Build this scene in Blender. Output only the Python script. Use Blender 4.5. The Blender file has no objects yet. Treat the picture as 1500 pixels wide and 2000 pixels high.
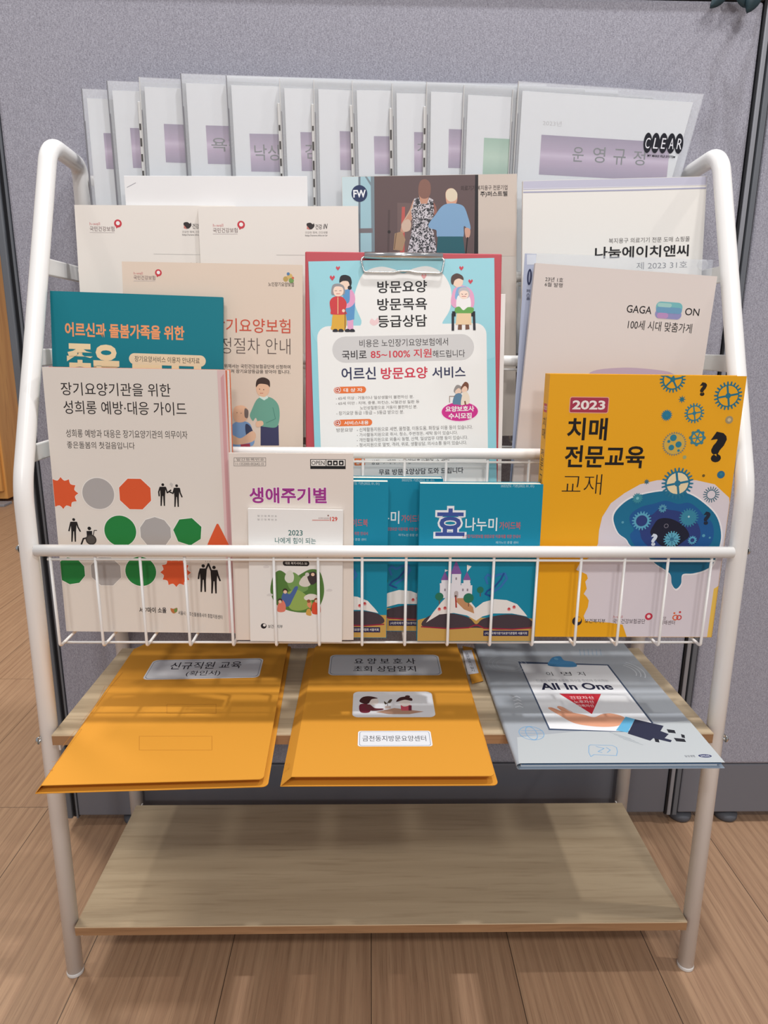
import bpy, bmesh, math, random
from mathutils import Vector, Matrix

random.seed(7)
SC = bpy.context.scene
COL = SC.collection

# ------------------------------------------------------------------ camera, world, lights, exposure
CAM_POS = Vector((-0.0192, -0.6905, 0.7584))
PITCH, YAW, ROLL, FPX = 0.2412, 0.0216, 0.0092, 1329.0


def cam_axes():
    cp, sp, cy, sy = math.cos(PITCH), math.sin(PITCH), math.cos(YAW), math.sin(YAW)
    f = Vector((sy * cp, cy * cp, -sp))
    rt = Vector((cy, -sy, 0))
    up = rt.cross(f)
    c, s = math.cos(ROLL), math.sin(ROLL)
    return c * rt + s * up, -s * rt + c * up, f


RT, UP, FW = cam_axes()
cam = bpy.data.cameras.new('camera')
cam.sensor_fit = 'VERTICAL'
cam.sensor_height = 32.0
cam.lens = FPX / 2000 * 32.0
cam.clip_start = 0.02
cam_o = bpy.data.objects.new('camera', cam)
COL.objects.link(cam_o)
m3 = Matrix((RT, UP, -FW)).transposed()
cam_o.matrix_world = Matrix.Translation(CAM_POS) @ m3.to_4x4()
SC.camera = cam_o

w = bpy.data.worlds.new('room_light')
SC.world = w
w.use_nodes = True
w.node_tree.nodes['Background'].inputs[0].default_value = (0.90, 0.92, 1.0, 1)
w.node_tree.nodes['Background'].inputs[1].default_value = 0.36


def area(name, loc, size, power, color, target=None, sy=None):
    l = bpy.data.lights.new(name, 'AREA')
    l.energy = power
    l.color = color
    l.shape = 'RECTANGLE'
    l.size = size
    l.size_y = sy or size
    o = bpy.data.objects.new(name, l)
    COL.objects.link(o)
    o.location = loc
    if target:
        o.rotation_euler = (Vector(target) - Vector(loc)).to_track_quat('-Z', 'Y').to_euler()
    return o


area('ceiling_lamp_overhead', (0.25, -0.03, 2.45), 0.07, 17, (0.99, 0.98, 1.0))
area('ceiling_lamp_left', (-0.95, -0.03, 2.45), 0.07, 6, (1.0, 0.95, 0.90))
area('ceiling_lamp_right', (1.5, -0.06, 2.45), 0.07, 14, (1.0, 0.95, 0.90))
area('ceiling_lamp_front_left', (-0.40, -1.9, 2.45), 0.22, 12, (1.0, 0.96, 0.92), (0, 0, 0.5))
area('ceiling_lamp_front_right', (0.75, -1.9, 2.45), 0.22, 12, (1.0, 0.96, 0.92), (0, 0, 0.5))
area('added_fill_room', (0.2, -3.9, 2.45), 0.30, 24, (1.0, 0.97, 0.95), (0, 0, 0.5))  # added unseen fill from the room, brightens the legs and upright faces
area('ceiling_lamp_corridor', (-1.5, 1.2, 2.45), 0.5, 24, (1.0, 0.88, 0.72))

SC.view_settings.view_transform = 'Standard'
SC.view_settings.look = 'None'
SC.view_settings.gamma = 1
SC.view_settings.use_curve_mapping = False
SC.view_settings.exposure = 0.06


# ------------------------------------------------------------------ materials
def lin(c):
    return tuple((v / 12.92 if v <= 0.04045 else ((v + 0.055) / 1.055) ** 2.4) for v in (x / 255 for x in c)) + (1,)


MATS = {}


def mat(name, c, rough=0.5, metal=0.0, spec=0.4, alpha=1.0, coat=0.0):
    if name in MATS:
        return MATS[name]
    m = bpy.data.materials.new(name)
    m.use_nodes = True
    b = m.node_tree.nodes['Principled BSDF']
    b.inputs['Base Color'].default_value = lin(c)
    b.inputs['Roughness'].default_value = rough
    b.inputs['Metallic'].default_value = metal
    b.inputs['Specular IOR Level'].default_value = spec
    b.inputs['Alpha'].default_value = alpha
    b.inputs['Coat Weight'].default_value = coat
    MATS[name] = m
    return m


def ink(c):
    return mat('print_%02x%02x%02x' % tuple(c), c, 0.5, 0, 0.3)


def nodes_of(m):
    nt = m.node_tree
    return nt, nt.nodes, nt.links, nt.nodes['Principled BSDF']


def wood(name, c1, c2, c3, scale, axis, rough=0.45, seams=None, bump=0.15, along=1.6):
    m = mat(name, c1, rough)
    nt, N, L, b = nodes_of(m)
    tc = N.new('ShaderNodeTexCoord')
    mp = N.new('ShaderNodeMapping')
    L.new(tc.outputs['Object'], mp.inputs[0])
    s = [26.0, 26.0, 26.0]
    s[axis] = along
    mp.inputs['Scale'].default_value = [v * scale for v in s]
    vec = mp.outputs[0]
    br = None
    if seams:
        # planks laid along Y
        mp2 = N.new('ShaderNodeMapping')
        mp2.inputs['Rotation'].default_value = (0, 0, math.pi / 2)
        mp2.inputs['Location'].default_value = seams[2]
        L.new(tc.outputs['Object'], mp2.inputs[0])
        br = N.new('ShaderNodeTexBrick')
        L.new(mp2.outputs[0], br.inputs[0])
        br.inputs['Scale'].default_value = 1
        br.inputs['Brick Width'].default_value = seams[0]
        br.inputs['Row Height'].default_value = seams[1]
        br.inputs['Mortar Size'].default_value = 0.0006
        br.inputs['Mortar Smooth'].default_value = 0.3
        br.inputs['Color1'].default_value = (0, 0, 0, 1)
        br.inputs['Color2'].default_value = (1, 1, 1, 1)
        br.inputs['Mortar'].default_value = (0.5, 0.5, 0.5, 1)
        br.offset = 0.37
        add = N.new('ShaderNodeVectorMath')
        add.operation = 'MULTIPLY_ADD'
        L.new(br.outputs['Color'], add.inputs[0])
        add.inputs[1].default_value = (13.7, 7.1, 3.3)
        L.new(vec, add.inputs[2])
        vec = add.outputs[0]
    n1 = N.new('ShaderNodeTexNoise')
    n1.inputs['Scale'].default_value = 1.0
    n1.inputs['Detail'].default_value = 8
    n1.inputs['Roughness'].default_value = 0.65
    n1.inputs['Distortion'].default_value = 0.8
    L.new(vec, n1.inputs['Vector'])
    n2 = N.new('ShaderNodeTexNoise')
    n2.inputs['Scale'].default_value = 7.0
    n2.inputs['Detail'].default_value = 4
    L.new(vec, n2.inputs['Vector'])
    wv = N.new('ShaderNodeTexWave')
    wv.wave_type = 'RINGS'
    wv.rings_direction = 'Z'
    wv.inputs['Scale'].default_value = 0.22
    wv.inputs['Distortion'].default_value = 7.0
    wv.inputs['Detail'].default_value = 3
    wv.inputs['Detail Scale'].default_value = 0.6
    L.new(vec, wv.inputs['Vector'])
    r1 = N.new('ShaderNodeValToRGB')
    r1.color_ramp.elements[0].position = 0.3
    r1.color_ramp.elements[0].color = lin(c2)
    r1.color_ramp.elements[1].position = 0.62
    r1.color_ramp.elements[1].color = lin(c1)
    L.new(n1.outputs[0], r1.inputs[0])
    mx = N.new('ShaderNodeMix')
    mx.data_type = 'RGBA'
    L.new(r1.outputs[0], mx.inputs['A'])
    mx.inputs['B'].default_value = lin(c3)
    mul = N.new('ShaderNodeMath')
    mul.operation = 'MULTIPLY'
    r2 = N.new('ShaderNodeMapRange')
    r2.inputs[1].default_value = 0.52
    r2.inputs[2].default_value = 0.75
    L.new(n2.outputs[0], r2.inputs[0])
    r3 = N.new('ShaderNodeMapRange')
    r3.inputs[1].default_value = 0.55
    r3.inputs[2].default_value = 1.0
    r3.inputs[4].default_value = 0.45
    L.new(wv.outputs['Fac'], r3.inputs[0])
    mm = N.new('ShaderNodeMath')
    mm.operation = 'ADD'
    mm.use_clamp = True
    L.new(r2.outputs[0], mm.inputs[0])
    L.new(r3.outputs[0], mm.inputs[1])
    L.new(mm.outputs[0], mul.inputs[0])
    mul.inputs[1].default_value = 0.5
    L.new(mul.outputs[0], mx.inputs['Factor'])
    out = mx.outputs['Result']
    if br:
        mx2 = N.new('ShaderNodeMix')
        mx2.data_type = 'RGBA'
        L.new(out, mx2.inputs['A'])
        mx2.inputs['B'].default_value = lin([v * 0.45 for v in c2])
        L.new(br.outputs['Fac'], mx2.inputs['Factor'])
        out = mx2.outputs['Result']
    L.new(out, b.inputs['Base Color'])
    bp = N.new('ShaderNodeBump')
    bp.inputs['Strength'].default_value = bump
    bp.inputs['Distance'].default_value = 0.001
    L.new(n2.outputs[0], bp.inputs['Height'])
    L.new(bp.outputs[0], b.inputs['Normal'])
    return m


def fabric(name, c1, c2):
    m = mat(name, c1, 0.85, 0, 0.25)
    nt, N, L, b = nodes_of(m)
    tc = N.new('ShaderNodeTexCoord')
    outs = []
    for sc in ((1300, 1300, 420), (420, 420, 1300)):
        mp = N.new('ShaderNodeMapping')
        mp.inputs['Scale'].default_value = sc
        L.new(tc.outputs['Object'], mp.inputs[0])
        n = N.new('ShaderNodeTexNoise')
        n.inputs['Scale'].default_value = 1
        n.inputs['Detail'].default_value = 2
        L.new(mp.outputs[0], n.inputs['Vector'])
        outs.append(n.outputs[0])
    a = N.new('ShaderNodeMath')
    a.operation = 'ADD'
    L.new(outs[0], a.inputs[0])
    L.new(outs[1], a.inputs[1])
    r = N.new('ShaderNodeMapRange')
    r.inputs[1].default_value = 0.72
    r.inputs[2].default_value = 1.28
    L.new(a.outputs[0], r.inputs[0])
    mx = N.new('ShaderNodeMix')
    mx.data_type = 'RGBA'
    mx.inputs['A'].default_value = lin(c2)
    mx.inputs['B'].default_value = lin(c1)
    L.new(r.outputs[0], mx.inputs['Factor'])
    L.new(mx.outputs['Result'], b.inputs['Base Color'])
    bp = N.new('ShaderNodeBump')
    bp.inputs['Strength'].default_value = 0.35
    bp.inputs['Distance'].default_value = 0.0006
    L.new(a.outputs[0], bp.inputs['Height'])
    L.new(bp.outputs[0], b.inputs['Normal'])
    return m


def band(name, stops, axis=2, rough=0.5):
    """printed colour band: ramp along one generated axis"""
    m = mat(name, stops[0][1], rough, 0, 0.3)
    nt, N, L, b = nodes_of(m)
    tc = N.new('ShaderNodeTexCoord')
    sp = N.new('ShaderNodeSeparateXYZ')
    L.new(tc.outputs['Generated'], sp.inputs[0])
    r = N.new('ShaderNodeValToRGB')
    e = r.color_ramp.elements
    e[0].position, e[0].color = stops[0][0], lin(stops[0][1])
    e[1].position, e[1].color = stops[-1][0], lin(stops[-1][1])
    for p, c in stops[1:-1]:
        k = e.new(p)
        k.color = lin(c)
    L.new(sp.outputs[axis], r.inputs[0])
    L.new(r.outputs[0], b.inputs['Base Color'])
    return m


def woven_print(name):
    """black-and-white patterned dress"""
    m = mat(name, (40, 40, 45), 0.5)
    nt, N, L, b = nodes_of(m)
    tc = N.new('ShaderNodeTexCoord')
    v = N.new('ShaderNodeTexNoise')
    v.inputs['Scale'].default_value = 330
    v.inputs['Detail'].default_value = 1
    v.inputs['Distortion'].default_value = 1.5
    L.new(tc.outputs['Object'], v.inputs['Vector'])
    r = N.new('ShaderNodeValToRGB')
    r.color_ramp.elements[0].position = 0.47
    r.color_ramp.elements[0].color = lin((35, 35, 42))
    r.color_ramp.elements[1].position = 0.53
    r.color_ramp.elements[1].color = lin((205, 200, 205))
    L.new(v.outputs[0], r.inputs[0])
    L.new(r.outputs[0], b.inputs['Base Color'])
    return m


WHITE_METAL = mat('white_powder_coat', (240, 239, 236), 0.28, 0, 0.5)
CHROME = mat('chrome', (215, 215, 212), 0.15, 1.0)
PAGE = mat('page_edges', (232, 222, 205), 0.8)
PAGE_W = mat('page_edges_white', (238, 234, 228), 0.8)
FILM = mat('frosted_film', (236, 240, 244), 0.35, 0, 0.5, alpha=0.18)
FILM_CLEAR = mat('clear_film', (225, 232, 240), 0.15, 0, 0.5, alpha=0.10)
OAK = wood('pale_oak_board', (196, 178, 148), (180, 161, 132), (154, 133, 106), 1.0, 0, 0.42)
OAK_EDGE = wood('oak_edge_band', (176, 136, 98), (150, 112, 78), (128, 94, 64), 1.5, 0, 0.5)
FLOOR_M = wood('vinyl_plank', (178, 144, 114), (160, 126, 99), (118, 89, 68), 4.0, 1, 0.42, seams=(1.22, 0.180, (0.31, 0.195, 0)), bump=0.25, along=0.55)
PINE = wood('pine_veneer', (222, 164, 92), (205, 142, 72), (170, 106, 50), 0.5, 2, 0.4)
FABRIC = fabric('grey_lilac_fabric', (180, 180, 191), (136, 135, 146))
BASE_GREY = mat('kickplate_grey', (116, 117, 124), 0.5)
TRIM_GREY = mat('trim_grey', (104, 108, 114), 0.4)
TRIM_DARK = mat('trim_black', (24, 25, 30), 0.5)
TRIM_LIGHT = mat('trim_silver', (150, 152, 158), 0.35, 0.2)
KRAFT = mat('orange_card', (216, 150, 51), 0.7, 0, 0.25)
KRAFT_D = mat('orange_card_inner', (196, 120, 44), 0.8, 0, 0.2)


# ------------------------------------------------------------------ object helpers
def link(name, me, parent=None, matrix=None):
    o = bpy.data.objects.new(name, me)
    COL.objects.link(o)
    if parent:
        o.parent = parent
    if matrix is not None:
        if parent:
            o.matrix_basis = matrix
        else:
            o.matrix_world = matrix
    return o


def tag(o, label=None, cat=None, group=None, kind=None):
    if label:
        o['label'] = label
    if cat:
        o['category'] = cat
    if group:
        o['group'] = group
    if kind:
        o['kind'] = kind
    return o


class MB:
    """collects geometry for ONE mesh object, several material slots"""

    def __init__(self):
        self.bm = bmesh.new()
        self.mats = []

    def mi(self, m):
        if m not in self.mats:
            self.mats.append(m)
        return self.mats.index(m)

    def box(self, x0, x1, y0, y1, z0, z1, m, bevel=0.0, mtx=None):
        vs = [self.bm.verts.new(p) for p in ((x0, y0, z0), (x1, y0, z0), (x1, y1, z0), (x0, y1, z0), (x0, y0, z1), (x1, y0, z1), (x1, y1, z1), (x0, y1, z1))]
        fs = [self.bm.faces.new([vs[i] for i in q]) for q in ((3, 2, 1, 0), (4, 5, 6, 7), (0, 1, 5, 4), (1, 2, 6, 5), (2, 3, 7, 6), (3, 0, 4, 7))]
        k = self.mi(m)
        for f in fs:
            f.material_index = k
        if bevel:
            es = list({e for f in fs for e in f.edges})
            r = bmesh.ops.bevel(self.bm, geom=es, offset=bevel, segments=2, profile=0.5, affect='EDGES')
            for f in r['faces']:
                f.material_index = k
            vs = list({v for f in r['faces'] for v in f.verts} | {v for v in vs if v.is_valid})
        if mtx is not None:
            for v in vs:
                if v.is_valid:
                    v.co = mtx @ v.co
        return fs

    def face(self, pts, m, smooth=False):
        f = self.bm.faces.new([self.bm.verts.new(p) for p in pts])
        f.material_index = self.mi(m)
        f.smooth = smooth
        return f

    def sweep(self, pts, r, m, seg=12, cap=True):
        pts = [Vector(p) for p in pts]
        n = len(pts)
        tang = []
        for i in range(n):
            t = (pts[min(i + 1, n - 1)] - pts[max(i - 1, 0)]).normalized()
            tang.append(t)
        a = Vector((0, 0, 1)) if abs(tang[0].z) < 0.9 else Vector((1, 0, 0))
        nrm = tang[0].cross(a).normalized()
        rings = []
        k = self.mi(m)
        for i in range(n):
            nrm = (nrm - tang[i] * nrm.dot(tang[i])).normalized()
            bn = tang[i].cross(nrm)
            rings.append([self.bm.verts.new(pts[i] + (nrm * math.cos(2 * math.pi * j / seg) + bn * math.sin(2 * math.pi * j / seg)) * r) for j in range(seg)])
        for i in range(n - 1):
            for j in range(seg):
                f = self.bm.faces.new((rings[i][j], rings[i][(j + 1) % seg], rings[i + 1][(j + 1) % seg], rings[i + 1][j]))
                f.smooth = True
                f.material_index = k
        if cap:
            for rg, rev in ((rings[0], True), (rings[-1], False)):
                f = self.bm.faces.new(rg[::-1] if rev else rg)
                f.material_index = k

    def lathe(self, prof, m, seg=20, mtx=None):
        """profile (r, z) about local z"""
        mtx = mtx or Matrix()
        k = self.mi(m)
        rings = []
        for r, z in prof:
            if r < 1e-6:
                rings.append([self.bm.verts.new(mtx @ Vector((0, 0, z)))])
            else:
                rings.append([self.bm.verts.new(mtx @ Vector((r * math.cos(2 * math.pi * j / seg), r * math.sin(2 * math.pi * j / seg), z))) for j in range(seg)])
        for a, b in zip(rings, rings[1:]):
            for j in range(seg):
                j2 = (j + 1) % seg
                if len(a) == 1 and len(b) == 1:
                    continue
                if len(a) == 1:
                    f = self.bm.faces.new((a[0], b[j2], b[j]))
                elif len(b) == 1:
                    f = self.bm.faces.new((a[j], a[j2], b[0]))
                else:
                    f = self.bm.faces.new((a[j], a[j2], b[j2], b[j]))
                f.smooth = True
                f.material_index = k

    def mesh(self, name):
        me = bpy.data.meshes.new(name)
        self.bm.normal_update()
        self.bm.to_mesh(me)
        self.bm.free()
        for m in self.mats:
            me.materials.append(m)
        return me

    def build(self, name, parent=None, matrix=None):
        return link(name, self.mesh(name), parent, matrix)


def fillet(path, radii, n=8):
    """round the inner corners of a polyline"""
    P = [Vector(p) for p in path]
    out = [P[0]]
    for i in range(1, len(P) - 1):
        r = radii[i - 1]
        a, b = (P[i - 1] - P[i]).normalized(), (P[i + 1] - P[i]).normalized()
        ang = a.angle(b)
        d = r / math.tan(ang / 2)
        p0, p1 = P[i] + a * d, P[i] + b * d
        bis = (a + b).normalized()
        c = P[i] + bis * (r / math.sin(ang / 2))
        v0, v1 = p0 - c, p1 - c
        tot = v0.angle(v1)
        for k in range(n + 1):
            t = k / n
            v = v0 * (math.sin((1 - t) * tot) / math.sin(tot)) + v1 * (math.sin(t * tot) / math.sin(tot))
            out.append(c + v)
    out.append(P[-1])
    return out


def empty(name, matrix, label, cat, group=None):
    o = bpy.data.objects.new(name, None)
    o.empty_display_size = 0.03
    COL.objects.link(o)
    o.matrix_world = matrix
    return tag(o, label, cat, group)


def copy_tree(o, matrix, label, group=None):
    c = o.copy()
    COL.objects.link(c)
    c.matrix_world = matrix
    c['label'] = label
    if group:
        c['group'] = group
    for ch in [x for x in COL.objects if x.parent == o]:
        d = ch.copy()
        COL.objects.link(d)
        d.parent = c
        for g in [x for x in COL.objects if x.parent == ch]:
            e = g.copy()
            COL.objects.link(e)
            e.parent = d
    return c


# ------------------------------------------------------------------ printed sheets
TXT_C = bpy.data.curves.new('lettering', 'FONT')
TXT_O = bpy.data.objects.new('lettering', TXT_C)
COL.objects.link(TXT_O)
TXT_C.resolution_u = 3


def text_mesh(s, bold, italic=0.0):
    TXT_C.body = s
    TXT_C.offset = bold
    TXT_C.shear = italic
    bpy.context.view_layer.update()
    dg = bpy.context.evaluated_depsgraph_get()
    me = bpy.data.meshes.new_from_object(TXT_O.evaluated_get(dg))
    V = [(v.co.x, v.co.y) for v in me.vertices]
    Fc = [tuple(p.vertices) for p in me.polygons]
    bpy.data.meshes.remove(me)
    return V, Fc


def sheet_matrix(O, lean, yaw, roll):
    """upright sheet: local x = across, y = back, z = up; origin at the bottom centre of the front face"""
    cy, sy = math.cos(yaw), math.sin(yaw)
    u = Vector((cy, sy, 0))
    b = Vector((-sy, cy, 0))
    v = math.cos(lean) * Vector((0, 0, 1)) + math.sin(lean) * b
    u2 = math.cos(roll) * u + math.sin(roll) * v
    v2 = math.cos(roll) * v - math.sin(roll) * u
    n = v2.cross(u2)
    n = -n if n.dot(b) < 0 else n
    M = Matrix((u2, n, v2)).transposed().to_4x4()
    return Matrix.Translation(Vector(O)) @ M


def catmull(pts, n=6):
    out = []
    m = len(pts)
    for i in range(m):
        p0, p1, p2, p3 = (pts[(i + k) % m] for k in (-1, 0, 1, 2))
        for k in range(n):
            t = k / n
            out.append(tuple(0.5 * (2 * p1[a] + (p2[a] - p0[a]) * t + (2 * p0[a] - 5 * p1[a] + 4 * p2[a] - p3[a]) * t * t + (3 * p1[a] - p0[a] - 3 * p2[a] + p3[a]) * t ** 3) for a in (0, 1)))
    return out


def clip_rect(poly, x0, x1, y0, y1):
    for ax, lim, sg in ((0, x0, 1), (0, x1, -1), (1, y0, 1), (1, y1, -1)):
        out = []
        for i in range(len(poly)):
            a, b = poly[i - 1], poly[i]
            ia, ib = (a[ax] - lim) * sg >= 0, (b[ax] - lim) * sg >= 0
            if ia != ib:
                t = (lim - a[ax]) / (b[ax] - a[ax])
                out.append((a[0] + (b[0] - a[0]) * t, a[1] + (b[1] - a[1]) * t))
            if ib:
                out.append(b)
        poly = out
        if len(poly) < 3:
            return []
    return poly


class Art:
    """prints on a flat sheet.  Layout positions are read off the sheet's picture and turned into
    sheet coordinates (u across, v up, metres); layers sit a few hundredths of a mm apart."""

    def __init__(self, mb, M, W, H, flat=False, base=0.0):
        self.mb, self.W, self.H, self.flat = mb, W, H, flat
        self.inv = M.inverted()
        self.co = self.inv @ CAM_POS
        self.lv = 1
        self.n = 0
        self.base = base

    def uv(self, x, y):
        d = self.inv.to_3x3() @ (RT * ((x - 750) / FPX) + UP * ((1000 - y) / FPX) + FW)
        if self.flat:
            t = (self.base - self.co.z) / d.z
            p = self.co + d * t
            return (p.x, p.y)
        t = (self.base - self.co.y) / d.y
        p = self.co + d * t
        return (p.x, p.z)

    def put(self, p):
        h = 0.00004 + 0.00004 * self.lv + 0.0000002 * self.n
        if self.flat:
            return (p[0], p[1], self.base + h)
        return (p[0], self.base - h, p[1])

    def upoly(self, P, col, clip=True):
        self.n = (self.n + 1) % 190
        if clip:
            e = 0.0004
            P = clip_rect(P, -self.W / 2 + e, self.W / 2 - e, e, self.H - e)
        Q = []
        for p in P:
            if not Q or (abs(p[0] - Q[-1][0]) + abs(p[1] - Q[-1][1])) > 1e-6:
                Q.append(p)
        if len(Q) < 3:
            return
        a = sum(Q[i - 1][0] * Q[i][1] - Q[i][0] * Q[i - 1][1] for i in range(len(Q)))
        if a < 0:
            Q = Q[::-1]
        m = col if isinstance(col, bpy.types.Material) else ink(col)
        self.mb.face([self.put(p) for p in Q], m)

    def poly(self, pts, col, smooth=0):
        P = [self.uv(*p) for p in pts]
        if smooth:
            P = catmull(P, smooth)
        self.upoly(P, col)

    def blob(self, pts, col):
        self.poly(pts, col, 5)

    def scale(self, x, y):
        a, b = self.uv(x - 1, y), self.uv(x + 1, y)
        return abs(b[0] - a[0]) / 2

    def disc(self, x, y, r, col, ry=None, n=28, rot=0.0):
        c = self.uv(x, y)
        s = self.scale(x, y)
        a, b = self.uv(x, y - 1), self.uv(x, y + 1)
        sv = abs(a[1] - b[1]) / 2 if ry else s
        ry = (ry or r) * sv
        rx = r * s
        self.upoly([(c[0] + rx * math.cos(2 * math.pi * k / n + rot), c[1] + ry * math.sin(2 * math.pi * k / n + rot)) for k in range(n)], col)

    def star(self, x, y, r, ri, n, col, arc=False, rot=0.0):
        c = self.uv(x, y)
        s = self.scale(x, y)
        P = []
        for k in range(n):
            a = 2 * math.pi * k / n + rot
            P.append((c[0] + r * s * math.cos(a), c[1] + r * s * math.sin(a)))
            for q in ((0.25, 0.5, 0.75) if arc else (0.5,)):
                rr = ri if not arc else r + (ri - r) * math.sin(math.pi * q)
                a2 = a + 2 * math.pi * q / n
                P.append((c[0] + rr * s * math.cos(a2), c[1] + rr * s * math.sin(a2)))
        self.upoly(P, col)

    def ring(self, x, y, r, wd, col, n=24, a0=0.0, a1=2 * math.pi, ky=1.0):
        c = self.uv(x, y)
        s = self.scale(x, y)
        for k in range(n):
            t0, t1 = a0 + (a1 - a0) * k / n, a0 + (a1 - a0) * (k + 1) / n
            q = [(c[0] + R * s * math.cos(t), c[1] + ky * R * s * math.sin(t)) for R, t in ((r, t0), (r, t1), (r - wd, t1), (r - wd, t0))]
            self.upoly(q, col)

    def line(self, pts, wd, col):
        P = [Vector(self.uv(*p)) for p in pts]
        h = wd * self.scale(*pts[0]) / 2
        for a, b in zip(P, P[1:]):
            d = b - a
            if d.length < 1e-7:
                continue
            n = Vector((-d.y, d.x)).normalized() * h
            e = d.normalized() * h * 0.5
            self.upoly([tuple(a - e + n), tuple(b + e + n), tuple(b + e - n), tuple(a - e - n)], col)

    def gear(self, x, y, r, n, col, hole=0.0, hole_col=None, spokes=0, tooth=0.22, rot=0.0):
        c = self.uv(x, y)
        s = self.scale(x, y) * r
        P = []
        ri = 1 - tooth
        for k in range(n):
            a = 2 * math.pi * (k + rot) / n
            st = 2 * math.pi / n
            for q, R in ((-0.30, ri), (-0.16, 1), (0.16, 1), (0.30, ri)):
                P.append((c[0] + s * R * math.cos(a + q * st), c[1] + s * R * math.sin(a + q * st)))
        self.upoly(P, col)
        if hole:
            self.lv += 1
            self.upoly([(c[0] + s * hole * math.cos(k * math.pi / 10), c[1] + s * hole * math.sin(k * math.pi / 10)) for k in range(20)], hole_col)
            self.lv += 1
            for k in range(spokes):
                a = math.pi * 2 * k / spokes + 0.2
                dx, dy = math.cos(a), math.sin(a)
                t = s * 0.07
                self.upoly([(c[0] - dy * t, c[1] + dx * t), (c[0] + dy * t, c[1] - dx * t), (c[0] + dx * s * hole * 1.05 + dy * t, c[1] + dy * s * hole * 1.05 - dx * t), (c[0] + dx * s * hole * 1.05 - dy * t, c[1] + dy * s * hole * 1.05 + dx * t)], col)
            if spokes:
                self.upoly([(c[0] + s * 0.2 * math.cos(k * math.pi / 6), c[1] + s * 0.2 * math.sin(k * math.pi / 6)) for k in range(12)], col)
            self.lv -= 2

    def box(self, x0, y0, x1, y1):
        yc, xc = (y0 + y1) / 2, (x0 + x1) / 2
        return self.uv(x0, yc)[0], self.uv(x1, yc)[0], self.uv(xc, y1)[1], self.uv(xc, y0)[1]

    def rect(self, x0, y0, x1, y1, col, r=0.0):
        a, b, c, d = self.box(x0, y0, x1, y1)
        r = r * self.scale((x0 + x1) / 2, (y0 + y1) / 2)
        r = min(r, (b - a) / 2, (d - c) / 2)
        if r <= 0:
            self.upoly([(a, c), (b, c), (b, d), (a, d)], col)
            return
        P = []
        for cx, cy, t0 in ((b - r, d - r, 0), (a + r, d - r, 1), (a + r, c + r, 2), (b - r, c + r, 3)):
            for k in range(7):
                t = (t0 + k / 6) * math.pi / 2
                P.append((cx + r * math.cos(t), cy + r * math.sin(t)))
        self.upoly(P, col)

    def frame(self, x0, y0, x1, y1, wd, col):
        for q in (((x0, y0), (x1, y0)), ((x1, y0), (x1, y1)), ((x1, y1), (x0, y1)), ((x0, y1), (x0, y0))):
            self.line(q, wd, col)

    def text(self, s, x0, y0, x1, y1, col, bold=0.0, italic=0.0, slope=0.0):
        a, b, c, d = self.box(x0, y0, x1, y1)
        V, Fc = text_mesh(s, bold, italic)
        if not V:
            return
        lx, hx = min(v[0] for v in V), max(v[0] for v in V)
        ly, hy = min(v[1] for v in V), max(v[1] for v in V)
        k = self.mb.mi(ink(col))
        vs = []
        for x, y in V:
            u = a + (x - lx) / (hx - lx) * (b - a)
            vs.append(self.mb.bm.verts.new(self.put((u, c + (y - ly) / (hy - ly) * (d - c) + slope * (u - a)))))
        for f in Fc:
            try:
                g = self.mb.bm.faces.new([vs[i] for i in f])
            except ValueError:
                continue
            g.material_index = k
            g.normal_update()
            nn = g.normal
            if (nn.z if self.flat else -nn.y) < 0:
                g.normal_flip()

    def up(self):
        self.lv += 1


def booklet(name, M, W, H, T, col, label, cat, art, group=None, pages=PAGE_W, back=None, spine=True, cover_t=0.0005, lip=0.001):
    """cover (front, spine, back) > pages"""
    root = empty(name, M, label, cat, group)
    cm = ink(col)
    mb = MB()
    mb.box(-W / 2, W / 2, 0, cover_t, 0, H, cm)
    mb.box(-W / 2, W / 2, T - cover_t, T, 0, H, ink(back) if back else cm)
    if spine:
        mb.box(-W / 2, -W / 2 + cover_t, cover_t, T - cover_t, 0, H, cm)
    A = Art(mb, M, W, H)
    if art:
        art(A)
    mb.build('cover', root)
    pb = MB()
    pb.box(-W / 2 + cover_t * 1.2, W / 2 - lip, cover_t * 1.2, T - cover_t * 1.2, lip * 0.6, H - lip * 0.7, pages)
    pb.build('pages', root)
    return root, A


K = (28, 26, 28)         # black ink
WH = (240, 238, 234)
GREYTX = (105, 100, 100)
PAPER = (233, 227, 219)

# ================================================================== SETTING
PY = 0.262    # front face of the partition
mb = MB()
mb.box(-4.5, 3.0, -3.2, 3.6, -0.05, 0, FLOOR_M)
tag(mb.build('floor'), kind='structure')

mb = MB()
mb.box(-0.484, 0.4635, PY, PY + 0.05, 0.113, 1.1725, FABRIC, 0.004)
tag(mb.build('wall_back'), kind='structure')
mb = MB()
mb.box(0.486, 1.46, PY, PY + 0.05, 0.110, 1.1725, FABRIC, 0.004)
tag(mb.build('wall_right'), kind='structure')
mb = MB()
mb.box(-0.484, 0.4635, PY + 0.001, PY + 0.05, 0.020, 0.111, BASE_GREY, 0.002)
tag(mb.build('baseboard_back'), kind='structure')
mb = MB()
mb.box(0.486, 1.46, PY + 0.001, PY + 0.05, 0.020, 0.1085, BASE_GREY, 0.002)
tag(mb.build('baseboard_right'), kind='structure')
# end trim on the left: grey profile, black groove
mb = MB()
mb.box(-0.503, -0.493, PY - 0.002, PY + 0.052, 0.016, 1.18, TRIM_GREY, 0.002)
mb.box(-0.493, -0.484, PY + 0.004, PY + 0.05, 0.016, 1.18, TRIM_DARK)
mb.box(-0.487, -0.4842, PY - 0.0005, PY + 0.02, 0.016, 1.166, TRIM_GREY)
tag(mb.build('trim_1'), kind='structure')
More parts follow.
